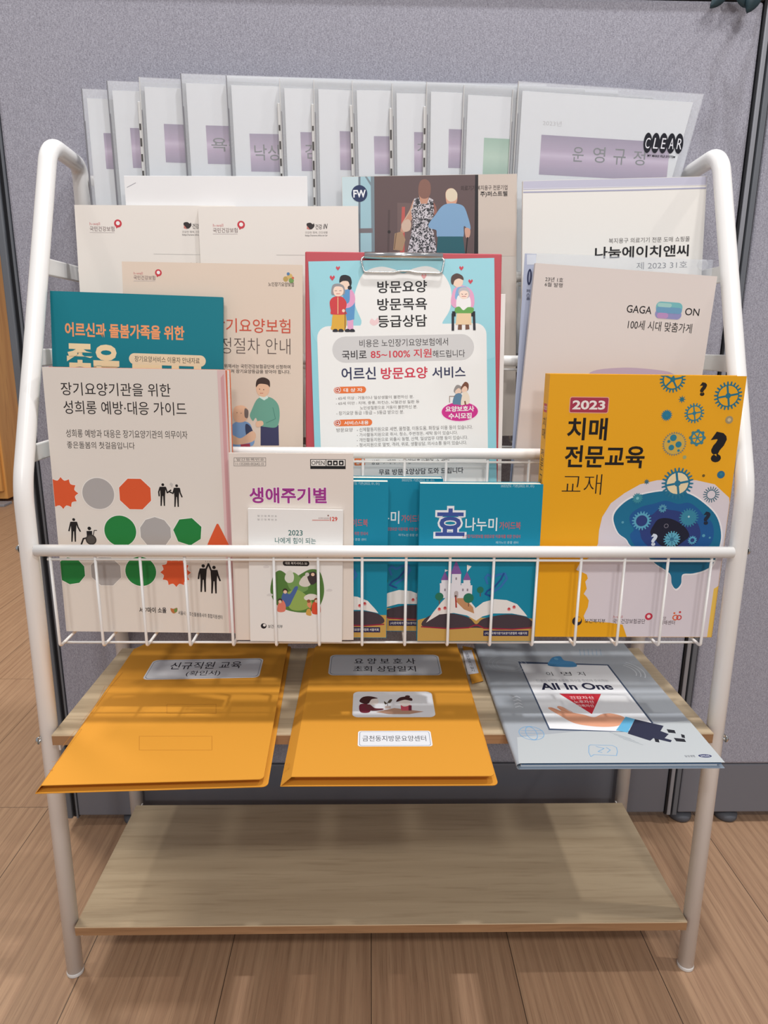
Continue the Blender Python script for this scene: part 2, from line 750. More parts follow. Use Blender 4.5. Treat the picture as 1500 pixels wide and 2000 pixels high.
# joint between the two partitions
mb = MB()
mb.box(0.4637, 0.4665, PY - 0.001, PY + 0.05, 0.018, 1.18, TRIM_DARK)
mb.box(0.4665, 0.4725, PY - 0.003, PY + 0.05, 0.018, 1.18, TRIM_LIGHT, 0.001)
mb.box(0.4725, 0.4755, PY + 0.004, PY + 0.05, 0.018, 1.18, TRIM_DARK)
mb.box(0.4755, 0.4825, PY - 0.003, PY + 0.05, 0.018, 1.18, TRIM_GREY, 0.001)
mb.box(0.4825, 0.4858, PY + 0.003, PY + 0.05, 0.018, 1.18, TRIM_DARK)
tag(mb.build('trim_2'), kind='structure')
mb = MB()
mb.box(-0.505, 1.46, PY - 0.004, PY + 0.054, 1.1735, 1.190, TRIM_GREY, 0.003)
tag(mb.build('trim_3'), kind='structure')
# levelling feet
foot_me = None
for i, x in enumerate((-0.40, 0.498, 0.575)):
    if foot_me is None:
        mb = MB()
        mb.lathe([(0, 0), (0.016, 0), (0.018, 0.003), (0.018, 0.010), (0.012, 0.014), (0.006, 0.015), (0.006, 0.022), (0, 0.022)], mat('foot_plastic', (84, 86, 92), 0.6), 24)
        foot_me = mb.mesh('levelling_foot')
    o = link('levelling_foot', foot_me, None, Matrix.Translation((x, PY + 0.018, 0)))
    tag(o, ('grey round levelling foot under the left end of the wide partition',
            'grey round levelling foot just right of the dark partition joint',
            'grey round levelling foot under the right partition, nearest the photo edge')[i], 'foot', 'partition feet')

# far cabinet down the corridor on the left
CX, CY = -1.79, 2.52
root = empty('wooden_cabinet', Matrix.Translation((CX, CY, 0)), 'orange pine cabinet in the corridor behind the left side of the rack', 'cabinet')
mb = MB()
mb.box(-1.2, 0.03, 0.02, 0.5, 0.02, 2.0, PINE, 0.004)
mb.build('body', root)
for z0, z1 in ((0.06, 0.775), (0.785, 1.45), (1.46, 1.99)):
    mb = MB()
    mb.box(-0.60, 0.02, 0.0, 0.0195, z0, z1, PINE, 0.004)
    d = mb.build('door', root)
    if z0 < 0.1:
        mb = MB()
        mb.sweep(fillet([(-0.005, 0, 0.655), (-0.005, -0.035, 0.655), (-0.095, -0.035, 0.655), (-0.095, 0, 0.655)], (0.01, 0.01)), 0.008, TRIM_LIGHT)
        mb.build('handle', d)
mb = MB()
mb.box(-1.2, 0.05, -0.06, 0.015, 0, 0.012, TRIM_LIGHT, 0.002)
tag(mb.build('trim_4', None, Matrix.Translation((CX, CY, 0))), kind='structure')

# leaves hanging over the top rail, right
LEAF = mat('dark_leaf', (44, 66, 74), 0.5)
root = empty('plant_sprig', Matrix.Translation((0.413, 0.245, 1.19)), 'dark blue-green leaf sprig drooping over the partition top at the upper right', 'plant')
mb = MB()
mb.sweep([(0.05, 0.02, 0.0), (0.03, 0.0, 0.004), (0.012, -0.008, -0.004), (0.0, -0.008, -0.012)], 0.0016, LEAF)
mb.sweep([(0.05, 0.02, 0.0), (0.0, 0.0, 0.012), (-0.02, -0.006, 0.006), (-0.010, -0.008, -0.014)], 0.0012, LEAF)
mb.build('stem', root)


def leaf(cx, cz, ln, wd, ang, y):
    mb = MB()
    n = 10
    rows = []
    for i in range(n + 1):
        t = i / n
        h = wd * math.sin(math.pi * t) ** 0.75 * (1 - 0.25 * t)
        rows.append([(s * h, t * ln - ln / 2, -0.004 * math.sin(math.pi * t) + abs(s) * 0.003) for s in (-1, -0.5, 0, 0.5, 1)])
    R = Matrix.Rotation(ang, 2)
    V = [[mb.bm.verts.new((cx + (R @ Vector((p[0], p[1]))).x, y + p[2], cz + (R @ Vector((p[0], p[1]))).y)) for p in r] for r in rows]
    k = mb.mi(LEAF)
    for a, b in zip(V, V[1:]):
        for j in range(4):
            f = mb.bm.faces.new((a[j], a[j + 1], b[j + 1], b[j]))
            f.smooth = True
            f.material_index = k
    bmesh.ops.remove_doubles(mb.bm, verts=mb.bm.verts, dist=1e-5)
    o = mb.build('leaf', root)
    s = o.modifiers.new('thick', 'SOLIDIFY')
    s.thickness = 0.0006


leaf(-0.017, -0.026, 0.030, 0.008, -0.75, -0.010)
leaf(0.008, -0.026, 0.026, 0.009, 0.6, -0.012)
leaf(0.021, -0.028, 0.034, 0.010, -0.35, -0.016)
leaf(0.010, -0.014, 0.030, 0.008, 1.2, -0.006)

# ================================================================== RACK
HX = 0.3815
RACK = empty('magazine_rack', Matrix(), 'white tubular steel magazine rack with four wire pockets and two oak shelves', 'magazine rack')
for s in (-1, 1):
    mb = MB()
    path = fillet([(s * HX, 0.0, 0.004), (s * 0.3822, 0.0135, 0.61), (s * HX, 0.1585, 0.975), (s * 0.3836, 0.246, 0.972), (s * 0.3836, 0.246, 0.004)], (0.12, 0.034, 0.014), 12)
    mb.sweep(path, 0.0097, WHITE_METAL, 20)
    fr = mb.build('side_frame', RACK)
    for y in (0.0, 0.246):
        mb = MB()
        mb.lathe([(0, 0), (0.0098, 0), (0.0101, 0.001), (0.0101, 0.004), (0.0098, 0.005), (0, 0.005)], mat('foot_cap', (226, 224, 220), 0.5), 20, Matrix.Translation((s * HX if y == 0 else s * 0.3836, y, 0)))
        mb.build('foot_cap', fr)

RAILS = [(0.005, 0.544), (0.071, 0.6395), (0.130, 0.741), (0.190, 0.841)]
RR = 0.0063
BX = HX - 0.009
wire_x = [-0.3577 + 0.04723 * k for k in range(16)]
FLOOR_Z = [0.4345, 0.5405, 0.6392, 0.7380]
for i, (ry, rz) in enumerate(RAILS):
    mb = MB()
    mb.sweep([(-BX, ry, rz), (BX, ry, rz)], RR, WHITE_METAL, 16)
    mb.build('rail', RACK)
    fz = FLOOR_Z[i]
    d = 0.054 if i < 3 else 0.046
    bk = MB()
    # long wires: under the rail, along the floor, top of the back
    for yy, zz in ((ry, rz - RR - 0.0035), (ry + 0.016, fz - 0.0028), (ry + d, fz + 0.088)):
        bk.sweep([(wire_x[0] - 0.003, yy, zz), (wire_x[-1] + 0.003, yy, zz)], 0.0014, WHITE_METAL, 8)
    basket = bk.build('wire_basket', RACK)
    mb = MB()
    mb.sweep(fillet([(0, ry, rz - RR + 0.001), (0, ry, fz), (0, ry + d, fz), (0, ry + d, fz + 0.088)], (0.004, 0.004), 5), 0.0016, WHITE_METAL, 8)
    wme = mb.mesh('wire')
    for x in wire_x:
        link('wire', wme, basket, Matrix.Translation((x, 0, 0)))
# flat side bars carrying pockets two to four
for i in (1, 2, 3):
    ry, rz = RAILS[i]
    yt = 0.0135 + (rz - 0.61) * 0.397 + 0.006
    for s in (-1, 1):
        mb = MB()
        mb.box(s * (HX + 0.0062) - 0.0024, s * (HX + 0.0062) + 0.0024, yt, 0.240, rz - 0.0095, rz + 0.0095, WHITE_METAL, 0.0015)
        mb.build('side_bar', RACK)
# screws
def screw(x, y, z, s):
    mb = MB()
    R = Matrix.Translation((x, y, z)) @ Matrix.Rotation(s * math.pi / 2, 4, 'Y')
    mb.lathe([(0.0045, 0), (0.0045, 0.001), (0.003, 0.003), (0, 0.0036)], CHROME, 14, R)
    mb.build('screw', RACK)


for s in (-1, 1):
    screw(s * (0.3822 + 0.0095), 0.0115, 0.544, s)
    screw(s * (HX + 0.009), 0.0, 0.322, s)
    screw(s * (HX + 0.009), 0.246, 0.93, s)
mb = MB()
mb.sweep([(-0.372, 0.249, 0.955), (0.372, 0.249, 0.955)], RR, WHITE_METAL, 16)
mb.build('rear_rail', RACK)

SHELF_Y0, SHELF_Y1 = -0.009, 0.2355
for zt in (0.0757, 0.3340):
    mb = MB()
    z0 = zt - 0.0125
    fs = mb.box(-0.3715, 0.3715, SHELF_Y0, SHELF_Y1 - 0.022, z0, zt, OAK)
    e = mb.mi(OAK_EDGE)
    for k in (2, 3, 5, 4):
        fs[k].material_index = e
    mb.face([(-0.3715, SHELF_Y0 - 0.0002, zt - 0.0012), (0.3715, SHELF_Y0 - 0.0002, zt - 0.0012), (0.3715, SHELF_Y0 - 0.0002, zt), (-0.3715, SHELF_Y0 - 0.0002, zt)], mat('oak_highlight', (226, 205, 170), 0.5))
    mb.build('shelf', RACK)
    for s in (-1, 1):
        mb = MB()
        x0, x1 = sorted((s * 0.3725, s * 0.350))
        mb.box(x0, x1, 0.012, 0.211, z0 - 0.0024, z0 - 0.0004, WHITE_METAL)
        x0, x1 = sorted((s * 0.3725, s * 0.3705))
        mb.box(x0, x1, 0.006, 0.238, z0 - 0.016, z0 - 0.0024, WHITE_METAL)
        mb.build('bracket', RACK)

# ================================================================== POCKET FOUR: clear files
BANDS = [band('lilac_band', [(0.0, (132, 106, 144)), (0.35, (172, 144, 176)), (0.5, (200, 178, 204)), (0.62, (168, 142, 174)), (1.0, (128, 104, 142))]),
         band('green_band', [(0.0, (132, 176, 146)), (0.5, (176, 206, 182)), (1.0, (130, 178, 148))])]
CF = [(-0.2394, 0.7305, 0.0075), (-0.2071, 0.7396, 0.0129), (-0.1731, 0.7424, -0.0007), (-0.1200, 0.7485, 0.0135), (-0.0655, 0.7477, 0.0181), (-0.0028, 0.7456, 0.0196),
      (0.0338, 0.7439, 0.0082), (0.0851, 0.7457, 0.0277), (0.1305, 0.7426, 0.0221), (0.1670, 0.7432, 0.0074), (0.2066, 0.7390, -0.0077), (0.2462, 0.7359, -0.0120), (0.2669, 0.7434, -0.0166)]
CF_TXT = {3: ('욕창예방', (413, 270, 545, 297)), 4: ('낙상예방', (497, 283, 604, 314)), 5: ('감염예방', (596, 282, 704, 311)), 8: ('치매예방', (815, 278, 930, 300))}
# printed band, measured on each sheet: left px, top px, bottom px (right end is 0.175 m further)
CF_BAND = [(205, 260, 330), (257, 250, 328), (322, 242, 317), (404, 245, 320), (489, 261, 335), (588, 258, 334), (664, 256, 332), (731, 266, 340), (809, 258, 336), (876, 252, 328), (944, 269, 342), None, (1055, 263, 341)]
CF_LBL = ['leftmost frosted clear file in the back row, beside the left tube',
          'second frosted clear file from the left in the back row',
          'third frosted clear file from the left in the back row, faint lilac band',
          'tallest-standing frosted clear file, fourth from left, one Korean letter on lilac band',
          'fifth frosted clear file from left, two brushed Korean letters on lilac band',
          'sixth frosted clear file from left, one Korean letter half hidden at its right edge',
          'seventh frosted clear file from left, above the white envelope\'s right corner',
          'eighth frosted clear file from left, behind the photo magazine\'s blue round badge',
          'ninth frosted clear file from left, above the photographed woman in patterned dress',
          'tenth frosted clear file from left, lilac band above the light-blue shirt photo',
          'frosted clear file with a pale green band instead of lilac',
          'thin blank frosted file squeezed between green-band file and large right file',
          'fully visible frosted clear file at right with four Korean letters and black ovals']
SP_DARK = mat('spine_dark_grey', (118, 118, 124), 0.5)  # dark grey colour of the spine strips and their edge line
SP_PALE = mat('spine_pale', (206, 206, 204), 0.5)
SLOT = mat('clip_slot', (70, 66, 64), 0.6)
TITLE_PAPER = mat('title_paper', (224, 226, 228), 0.7)
for i, (cx, cz, rl) in enumerate(CF):
    W = {11: 0.20, 12: 0.2325}.get(i, 0.236)

    def taper(mb):
        # the large right file is pinched towards its foot, clear of the tube
        if i == 12:
            for v in mb.bm.verts:
                if v.co.x > 0.08 and (v.co.z < 0.01 or v.co.z > H - 0.02):
                    v.co.x -= 0.062 * (H - v.co.z) / H
    top = cz + 0.318
    z0 = 0.7438
    H = top - z0
    M = sheet_matrix((cx, 0.213 + {0: 0.0016, 1: 0.0008, 11: 0.0015}.get(i, 0), z0), 0.024, 0.085, rl)
    root = empty('clear_file', M, CF_LBL[i], 'clear file', 'clear files in the back pocket')
    T = {0: 0.0024, 1: 0.0022, 10: 0.0021, 11: 0.0013}.get(i, 0.0028)
    mb = MB()
    mb.box(-W / 2, W / 2, 0, 0.0003, 0, H, FILM)
    if i == 12:
        A = Art(mb, M, W, H)
        for k, ch in enumerate('CLEAR'):
            x = 1265 + 15.3 * k
            A.lv = 1
            A.disc(x, 279 + k * 0.4, 8.2, (18, 18, 30), ry=20)
            A.lv = 2
            A.text(ch, x - 4.5, 269 + k * 0.4, x + 5, 290 + k * 0.4, (225, 225, 230), 0.0, 0.15)
        A.lv = 1
        A.text('MY MAKE FILE SYSTEM', 1264, 303, 1319, 307.5, (20, 20, 30), 0.02, 0.2, slope=0.0)
    taper(mb)
    mb.build('front_cover', root)
    mb = MB()
    mb.box(-W / 2, W / 2, T - 0.0003, T, 0, H, FILM)
    taper(mb)
    mb.build('back_cover', root)
    pw = W - 0.016
    mb = MB()
    mb.box(-W / 2 + 0.005, -W / 2 + 0.005 + pw, 0.0005, T - 0.0005, 0.004, H - 0.010, TITLE_PAPER)
    if i == 12:
        A = Art(mb, M, W, H, base=0.0005)
        A.text('2023년', 1060, 236, 1097, 246, (186, 186, 186))
    taper(mb)
    page = mb.build('title_page', root)
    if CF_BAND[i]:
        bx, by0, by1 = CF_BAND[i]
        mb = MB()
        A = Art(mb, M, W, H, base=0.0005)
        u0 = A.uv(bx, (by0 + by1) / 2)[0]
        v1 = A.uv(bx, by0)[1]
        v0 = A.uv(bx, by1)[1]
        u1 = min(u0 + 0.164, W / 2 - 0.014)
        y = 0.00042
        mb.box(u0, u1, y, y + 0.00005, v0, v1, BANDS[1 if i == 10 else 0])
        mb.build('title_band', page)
        if i in CF_TXT or i == 12:
            mb = MB()
            A = Art(mb, M, W, H, base=0.00040)
            if i == 12:
                for ch, x0, y0, x1, y1 in (('운', 1118, 287, 1140, 316), ('영', 1158, 287, 1182, 318), ('규', 1198, 291, 1222, 322), ('정', 1237, 294, 1260, 323)):
                    A.text(ch, x0, y0, x1, y1, (30, 26, 34), 0.004)
            else:
                s, q = CF_TXT[i]
                A.text(s, *q, (30, 26, 34), 0.004)
            mb.build('title_text', page)
    mb = MB()
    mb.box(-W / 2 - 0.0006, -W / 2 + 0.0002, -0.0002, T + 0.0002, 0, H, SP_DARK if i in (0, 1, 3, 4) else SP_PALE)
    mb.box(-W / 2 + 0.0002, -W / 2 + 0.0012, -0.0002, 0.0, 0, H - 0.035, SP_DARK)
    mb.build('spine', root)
    if i in (5, 6, 7, 8, 9, 2):
        mb = MB()
        mb.box(-W / 2 - 0.0040, -W / 2 - 0.0008, -0.0003, T, 0.01, H - 0.026, SP_PALE, 0.0008)
        zz = H - 0.05
        q = 0
        while zz > 0.02:
            ln = 0.005 + 0.006 * random.random()
            mb.box(-W / 2 - 0.0034, -W / 2 - 0.0014, -0.0005, -0.0003, zz - ln, zz, SLOT)
            zz -= ln + 0.008 + 0.006 * random.random()
        mb.build('binding_clip', root)

# ================================================================== POCKET THREE
M = sheet_matrix((-0.1989, 0.1720, 0.6458), 0.045, 0, 0.0107)
root = empty('envelope', M, 'blank white envelope with folded corner behind two insurance-logo booklets', 'envelope')
W, H = 0.215, 0.304
mb = MB()
mb.box(-W / 2, W / 2, 0, 0.0012, 0, H, ink((238, 238, 238)), 0.0003)
A = Art(mb, M, W, H)
A.line([(248, 366), (265, 357)], 0.9, (150, 150, 160))
mb.build('sleeve', root)


def nhis_logo(A, x, y, k=1.0, red=(200, 62, 72)):
    A.text('h-well', x, y - 8 * k, x + 20 * k, y - 2 * k, (205, 130, 130), 0.0)
    A.text('국민건강보험', x, y, x + 48 * k, y + 9.5 * k, (128, 108, 108), 0.005)
    A.line([(x, y + 12 * k), (x + 48 * k, y + 12 * k)], 0.8, (190, 180, 178))
    A.disc(x + 55 * k, y - 6 * k, 7.5 * k, red)
    A.poly([(x + 50 * k, y - 2 * k), (x + 52 * k, y + 4 * k), (x + 57 * k, y)], red)
    A.up()
    A.disc(x + 55 * k, y - 6.5 * k, 3.8 * k, WH)
    A.lv -= 1


def art_nh(A):
    nhis_logo(A, 416, 445)
    A.blob([(599, 437), (606, 435), (611, 438), (613, 436), (614, 442), (608, 448), (601, 445)], (50, 42, 42))
    A.poly([(600, 441), (599, 447), (606, 449)], (200, 120, 110))
    A.text('건강', 616, 438, 629, 448, (60, 56, 56), 0.01)
    A.text('iN', 631, 437, 640, 447, (60, 56, 56), 0.02, 0.3)
    A.text('건강한 행복, 건강생활', 596, 452, 640, 456.5, (130, 125, 122))
    A.text('http://www.nhis.or.kr', 596, 458, 640, 462.5, (110, 106, 104), 0.01)
    A.line([(540, 498), (698, 499)], 1.0, (200, 196, 190))
    A.text('장기요양인정 안내', 605, 514, 690, 526, (80, 76, 76))


NHM = sheet_matrix((-0.1238, 0.1500, 0.6458), 0.090, 0, 0.0162)
nh, _ = booklet('booklet', NHM, 0.1880, 0.2705, 0.0035, PAPER, 'white insurance booklet left of centre with small red logo and black text at its right', 'booklet', art_nh, 'white insurance booklets')
copy_tree(nh, sheet_matrix((-0.2717, 0.1545, 0.6458), 0.090, 0, 0.0074), 'white insurance booklet at far left, partly covered by its twin', 'white insurance booklets')


def art_fw(A):
    A.poly([(667, 345), (701, 344), (701, 500), (667, 500)], (196, 216, 220))
    A.up()
    A.poly([(701, 344), (730, 343), (730, 500), (701, 500)], (160, 196, 206))
    A.poly([(727, 343), (929, 340), (932, 500), (731, 500)], (98, 80, 80))
    A.poly([(928, 340), (934, 340), (934, 500), (926, 500)], (32, 26, 30))
    A.poly([(934, 340), (1015, 338), (1015, 500), (934, 500)], (205, 192, 180))
    A.up()
    A.poly([(700, 344), (704, 344), (704, 500), (700, 500)], (112, 124, 134))
    A.poly([(724, 344), (731, 344), (732, 500), (726, 500)], (122, 138, 146))
    A.poly([(712, 344), (716, 344), (728, 362), (726, 366)], (122, 138, 146))
    A.rect(701, 446, 728, 455, (120, 112, 116))
    A.poly([(758, 410), (762, 410), (760, 500), (756, 500)], (84, 68, 68))
    A.poly([(776, 396), (810, 397), (810, 500), (776, 500)], (112, 92, 90))
    A.poly([(785, 404), (791, 404), (790, 500), (781, 500)], (190, 90, 84))
    A.disc(760, 453, 3, (40, 32, 32))
    A.up()
    skin = (196, 146, 122)
    # woman in the patterned dress
    A.blob([(817, 372), (822, 356), (831, 352), (839, 360), (841, 374), (836, 390), (838, 404), (818, 404), (820, 390)], skin)
    A.blob([(808, 390), (800, 410), (788, 432), (782, 452), (790, 454), (800, 436), (812, 412), (816, 392)], skin)
    A.blob([(843, 392), (851, 402), (853, 414), (848, 420), (842, 410)], (150, 100, 88))
    A.blob([(817, 368), (821, 354), (831, 350), (840, 358), (841, 376), (836, 386), (826, 388), (819, 382)], (134, 96, 84))
    A.up()
    A.poly([(809, 388), (818, 386), (822, 398), (834, 398), (838, 386), (846, 390), (848, 412), (843, 436), (850, 470), (853, 498), (795, 498), (802, 462), (806, 436), (803, 412)], woven_print('patterned_dress_print'))
    A.blob([(784, 438), (796, 428), (803, 436), (800, 450), (788, 452)], (206, 180, 160))
    A.poly([(771, 456), (785, 452), (792, 468), (786, 490), (768, 488)], (168, 138, 108))
    A.line([(774, 456), (770, 486)], 2, (120, 94, 72))
    A.line([(786, 436), (806, 404)], 2, (200, 172, 150))
    # woman in the blue shirt
    A.blob([(870, 380), (874, 370), (884, 368), (892, 376), (893, 390), (888, 400), (874, 400)], (212, 160, 134))
    A.blob([(871, 376), (877, 369), (886, 369), (893, 378), (891, 390), (880, 394), (872, 388)], (222, 208, 182))
    A.up()
    A.blob([(850, 420), (862, 404), (874, 398), (892, 398), (906, 404), (914, 424), (919, 444), (916, 450), (906, 442), (904, 464), (880, 468), (855, 464), (852, 450), (840, 446), (837, 438)], (128, 166, 200))
    A.poly([(855, 462), (904, 462), (909, 500), (852, 500)], (30, 92, 102))
    A.blob([(908, 446), (918, 448), (917, 462), (910, 464)], (206, 160, 138))
    A.line([(913, 464), (910, 495)], 2.4, (30, 26, 28))
    A.lv = 6
    A.disc(702, 378, 15.5, (32, 48, 88))
    A.text('의료기기 복지용구 전문기업', 900, 362, 991, 371.5, (58, 44, 44), 0.0)
    A.text('주)퍼스트웰', 938, 373.5, 991, 385, (34, 28, 30), 0.012)
    A.up()
    A.text('FW', 690, 371, 714.5, 386, (235, 238, 242), 0.03)


booklet('magazine', sheet_matrix((0.0591, 0.1600, 0.6458), 0.098, 0, 0.0286), 0.2093, 0.3105, 0.004, (205, 196, 186), 'magazine whose cover photo shows two women walking, seen from behind', 'magazine', art_fw)


def art_nanum(A):
    A.poly([(1020, 352), (1387, 340), (1387, 361), (1020, 371)], (198, 198, 216))
    A.up()
    A.line([(1021, 369), (1110, 367), (1250, 364), (1384, 361)], 1.2, (222, 222, 232))
    A.line([(1021, 375.5), (1110, 374), (1250, 371), (1384, 367)], 2.2, (166, 168, 196))
    A.text('복지용구 의료기기 전문 도매 쇼핑몰', 1189, 463.5, 1347, 473.5, (92, 88, 88))
    A.text('나눔에이치앤씨', 1162, 480, 1345, 503, (30, 28, 30), 0.022)
    A.text('제 2023 31호', 1243, 511, 1342, 525, (96, 94, 96))


booklet('catalogue', sheet_matrix((0.2778, 0.1550, 0.6458), 0.054, 0, 0.0365), 0.2169, 0.3045, 0.005, (238, 236, 230), 'white catalogue with lilac top band, behind the grey catalogue at right', 'catalogue', art_nanum)

# ================================================================== POCKET TWO
HM = sheet_matrix((0.2524, 0.0960, 0.5455), 0.059, 0, -0.0244)
root = empty('document_holder', HM, 'clear plastic document holder with pale blue spine behind the grey catalogue', 'document holder')
W, H = 0.2138, 0.3122
mb = MB()
mb.box(-W / 2, W / 2, 0, 0.0003, 0, H, FILM_CLEAR)
mb.box(-W / 2, W / 2, 0.0017, 0.002, 0, H, FILM_CLEAR)
mb.build('film', root)
mb = MB()
mb.box(-W / 2, -W / 2 + 0.013, -0.0002, 0.0, 0, H - 0.001, ink((178, 186, 208)))
A = Art(mb, HM, W, H, base=-0.0002)
A.poly([(1029, 497), (1047, 497), (1047, 517), (1029, 517)], (216, 222, 232))
A.up()
A.disc(1034, 541, 4.6, (40, 48, 82), ry=16)
A.up()
A.disc(1034, 541, 1.6, (150, 156, 180), ry=11)
A.lv -= 1
for k, ch in enumerate('퍼스홈'):
    A.text(ch, 1028, 565 + 7.5 * k, 1035, 571 + 7.5 * k, (52, 56, 84), 0.01)
mb.build('spine', root)
mb = MB()
mb.box(-W / 2 + 0.002, W / 2 - 0.004, 0.0006, 0.0014, 0.002, H - 0.022, ink((226, 226, 228)))
mb.build('paper', root)
mb = MB()
R = HM.copy()
mb.lathe([(0, 0), (0.006, 0), (0.006, 0.0012), (0.004, 0.002), (0, 0.002)], FILM, 18, Matrix.Translation((W / 2 - 0.012, 0, H - 0.006)) @ Matrix.Rotation(math.pi / 2, 4, 'X'))
mb.build('snap_button', root)


def art_gaga(A):
    A.text('23년 1호', 1065, 541.5, 1100, 550.5, (66, 62, 62), 0.006)
    A.text('6월 발행', 1064, 552, 1099, 560.5, (66, 62, 62), 0.006)
    A.text('GAGA', 1224, 597, 1273, 612, K, 0.006)
    A.text('ON', 1338, 602, 1366, 616.5, K, 0.006)
    A.text('100세 시대 맞춤가게', 1226, 628, 1352, 647, (44, 40, 40), 0.004)
    A.rect(1281, 590, 1333, 611, (120, 186, 190), 9)
    A.up()
    A.rect(1279, 605, 1331, 623, (146, 146, 192), 9)
    A.up()
    A.rect(1281, 600, 1332, 612, (112, 160, 192), 6)
    A.rect(1283, 611, 1305, 622, (186, 146, 192), 5)
    A.rect(1284, 592, 1312, 600, (162, 206, 200), 5)
    A.lv = 1
    A.blob([(1160, 724), (1220, 718), (1280, 722), (1310, 728), (1310, 740), (1160, 740)], (196, 176, 196))


booklet('catalogue', sheet_matrix((0.2468, 0.0850, 0.5490), 0.046, 0, -0.0581), 0.2040, 0.2930, 0.006, (224, 214, 208), 'pale grey catalogue with a teal and violet blob logo, behind the yellow textbook', 'catalogue', art_gaga)

# thin white leaflet just showing at the clipboard's right edge
M = sheet_matrix((0.0290, 0.0887, 0.5455), 0.160, 0, -0.004)
root = empty('leaflet', M, 'thin white leaflet peeking out behind the right edge of the red clipboard', 'leaflet')
mb = MB()
mb.box(-0.100, 0.107, 0, 0.0009, 0, 0.275, ink((234, 230, 224)), 0.0003)
mb.build('sheet', root)


def art_beige(A):
    nhis_logo(A, 261, 538, 0.88)
    A.disc(558, 545, 5, (190, 160, 90))
    A.disc(566, 540, 5.5, (214, 180, 110))
    A.disc(569, 548, 5, (120, 160, 90))
    A.up()
    A.disc(563, 535, 3, (90, 130, 170))
    A.disc(572, 543, 2.4, (210, 110, 80))
    A.text('노인장기요양보험', 524, 551, 574, 559.5, (66, 56, 52), 0.004)
    A.text('장기요양보험', 415, 622, 567, 650, (206, 82, 58), 0.004)
    A.text('인정절차 안내', 404, 660, 567, 691, (86, 72, 68), -0.012)
    A.text('장기요양급여를 이용하기 위해서는 국민건강보험공단에 신청하여', 352, 711, 567, 719, (56, 48, 46), 0.006)
    A.text('아래 절차를 거쳐 장기요양등급을 받아야 합니다.', 400, 721.5, 567, 729, (56, 48, 46), 0.006)
    sk = (232, 190, 158)
    # old man, seated
    A.blob([(446, 870), (452, 834), (462, 824), (482, 824), (492, 836), (494, 870)], (128, 164, 206))
    A.blob([(480, 828), (490, 834), (496, 852), (486, 862), (480, 846)], (60, 68, 96))
    A.blob([(456, 802), (460, 794), (474, 792), (484, 800), (484, 816), (476, 824), (462, 824), (456, 814)], (236, 190, 156))
    A.blob([(478, 798), (485, 802), (484, 816), (478, 814)], (120, 106, 100))
    A.blob([(454, 850), (470, 856), (492, 842), (500, 850), (494, 862), (470, 868), (454, 866)], sk)
    A.poly([(470, 868), (488, 866), (490, 880), (470, 880)], (176, 64, 84))
    # carer in the green jumper
    A.poly([(509, 832), (544, 830), (545, 870), (509, 870)], (62, 62, 96))
    A.up()
    A.blob([(492, 800), (502, 780), (516, 775), (532, 778), (544, 792), (546, 816), (540, 834), (520, 834), (506, 830), (500, 816), (494, 822), (488, 812)], (110, 166, 146))
    A.poly([(506, 776), (516, 782), (524, 777), (520, 770), (510, 770)], (214, 232, 222))
    A.blob([(501, 752), (512, 744), (524, 748), (526, 764), (518, 775), (507, 773), (501, 764)], sk)
    A.up()
    A.blob([(500, 756), (502, 742), (514, 737), (526, 743), (527, 756), (523, 752), (516, 750), (506, 750)], (66, 48, 42))
    A.disc(507, 760, 0.9, K)
    A.disc(515, 761, 0.9, K)
    A.line([(508, 768), (514, 768)], 0.9, (190, 90, 80))
    A.disc(463, 806, 0.8, (90, 70, 60))
    A.disc(471, 807, 0.8, (90, 70, 60))
    A.line([(533, 796), (538, 818), (520, 826)], 1.2, (80, 136, 120))
    A.blob([(500, 824), (512, 822), (514, 830), (502, 834)], sk)


booklet('booklet', sheet_matrix((-0.1999, 0.0955, 0.5455), 0.097, 0, -0.0075), 0.2026, 0.3017, 0.003, (226, 208, 190), 'beige booklet with an illustrated carer in a green jumper, left of the clipboard', 'booklet', art_beige)


def art_teal(A):
    A.text('어르신과 돌봄가족을 위한', 127, 633, 360, 661, (238, 156, 104), 0.03)
    A.text('좋은', 131, 672, 233, 740, (240, 214, 170), 0.045)
    A.text('돌봄', 250, 712, 402, 790, (240, 214, 170), 0.045)
    A.rect(252, 692, 402, 714, (236, 212, 176), 11)
    A.poly([(382, 712), (396, 710), (388, 722)], (236, 212, 176))
    A.up()
    A.text('장기요양서비스 이용자 안내자료', 263, 697, 390, 708.5, (56, 62, 62), 0.0)


booklet('booklet', sheet_matrix((-0.2858, 0.0800, 0.5470), 0.101, 0, -0.0254), 0.1906, 0.2650, 0.004, (10, 122, 136), 'teal booklet with orange and cream lettering at the left', 'booklet', art_teal)

# ---- clipboard and its poster
CM = sheet_matrix((0.0187, 0.0850, 0.5455), 0.160, 0.0015, 0)
W, H = 0.2255, 0.3195
root = empty('clipboard', CM, 'red clipboard with metal clip in the middle of the rack', 'clipboard')
RED = mat('red_board', (186, 66, 76), 0.45)
mb = MB()
mb.box(-W / 2, W / 2, 0, 0.003, 0, H, RED, 0.0012)
mb.build('board', root)
A = Art(MB(), CM, W, H)
u0, u1 = A.uv(712, 500)[0], A.uv(864, 500)[0]
v0, v1 = A.uv(788, 508)[1], A.uv(788, 494)[1]
mb = MB()
n = 8
for k in range(n):
    a0, a1 = math.pi * k / n, math.pi * (k + 1) / n
    R = (v1 - v0) / 2
    zc = (v0 + v1) / 2
    q = [(x, -0.0017 - 0.005 * math.sin(a), zc + R * math.cos(a)) for x, a in ((u0, a0), (u0, a1), (u1, a1), (u1, a0))]
    f = mb.face(q, CHROME, True)
mb.face([(u0, -0.0017 - 0.005 * math.sin(math.pi * k / n), zc + R * math.cos(math.pi * k / n)) for k in range(n + 1)], CHROME)
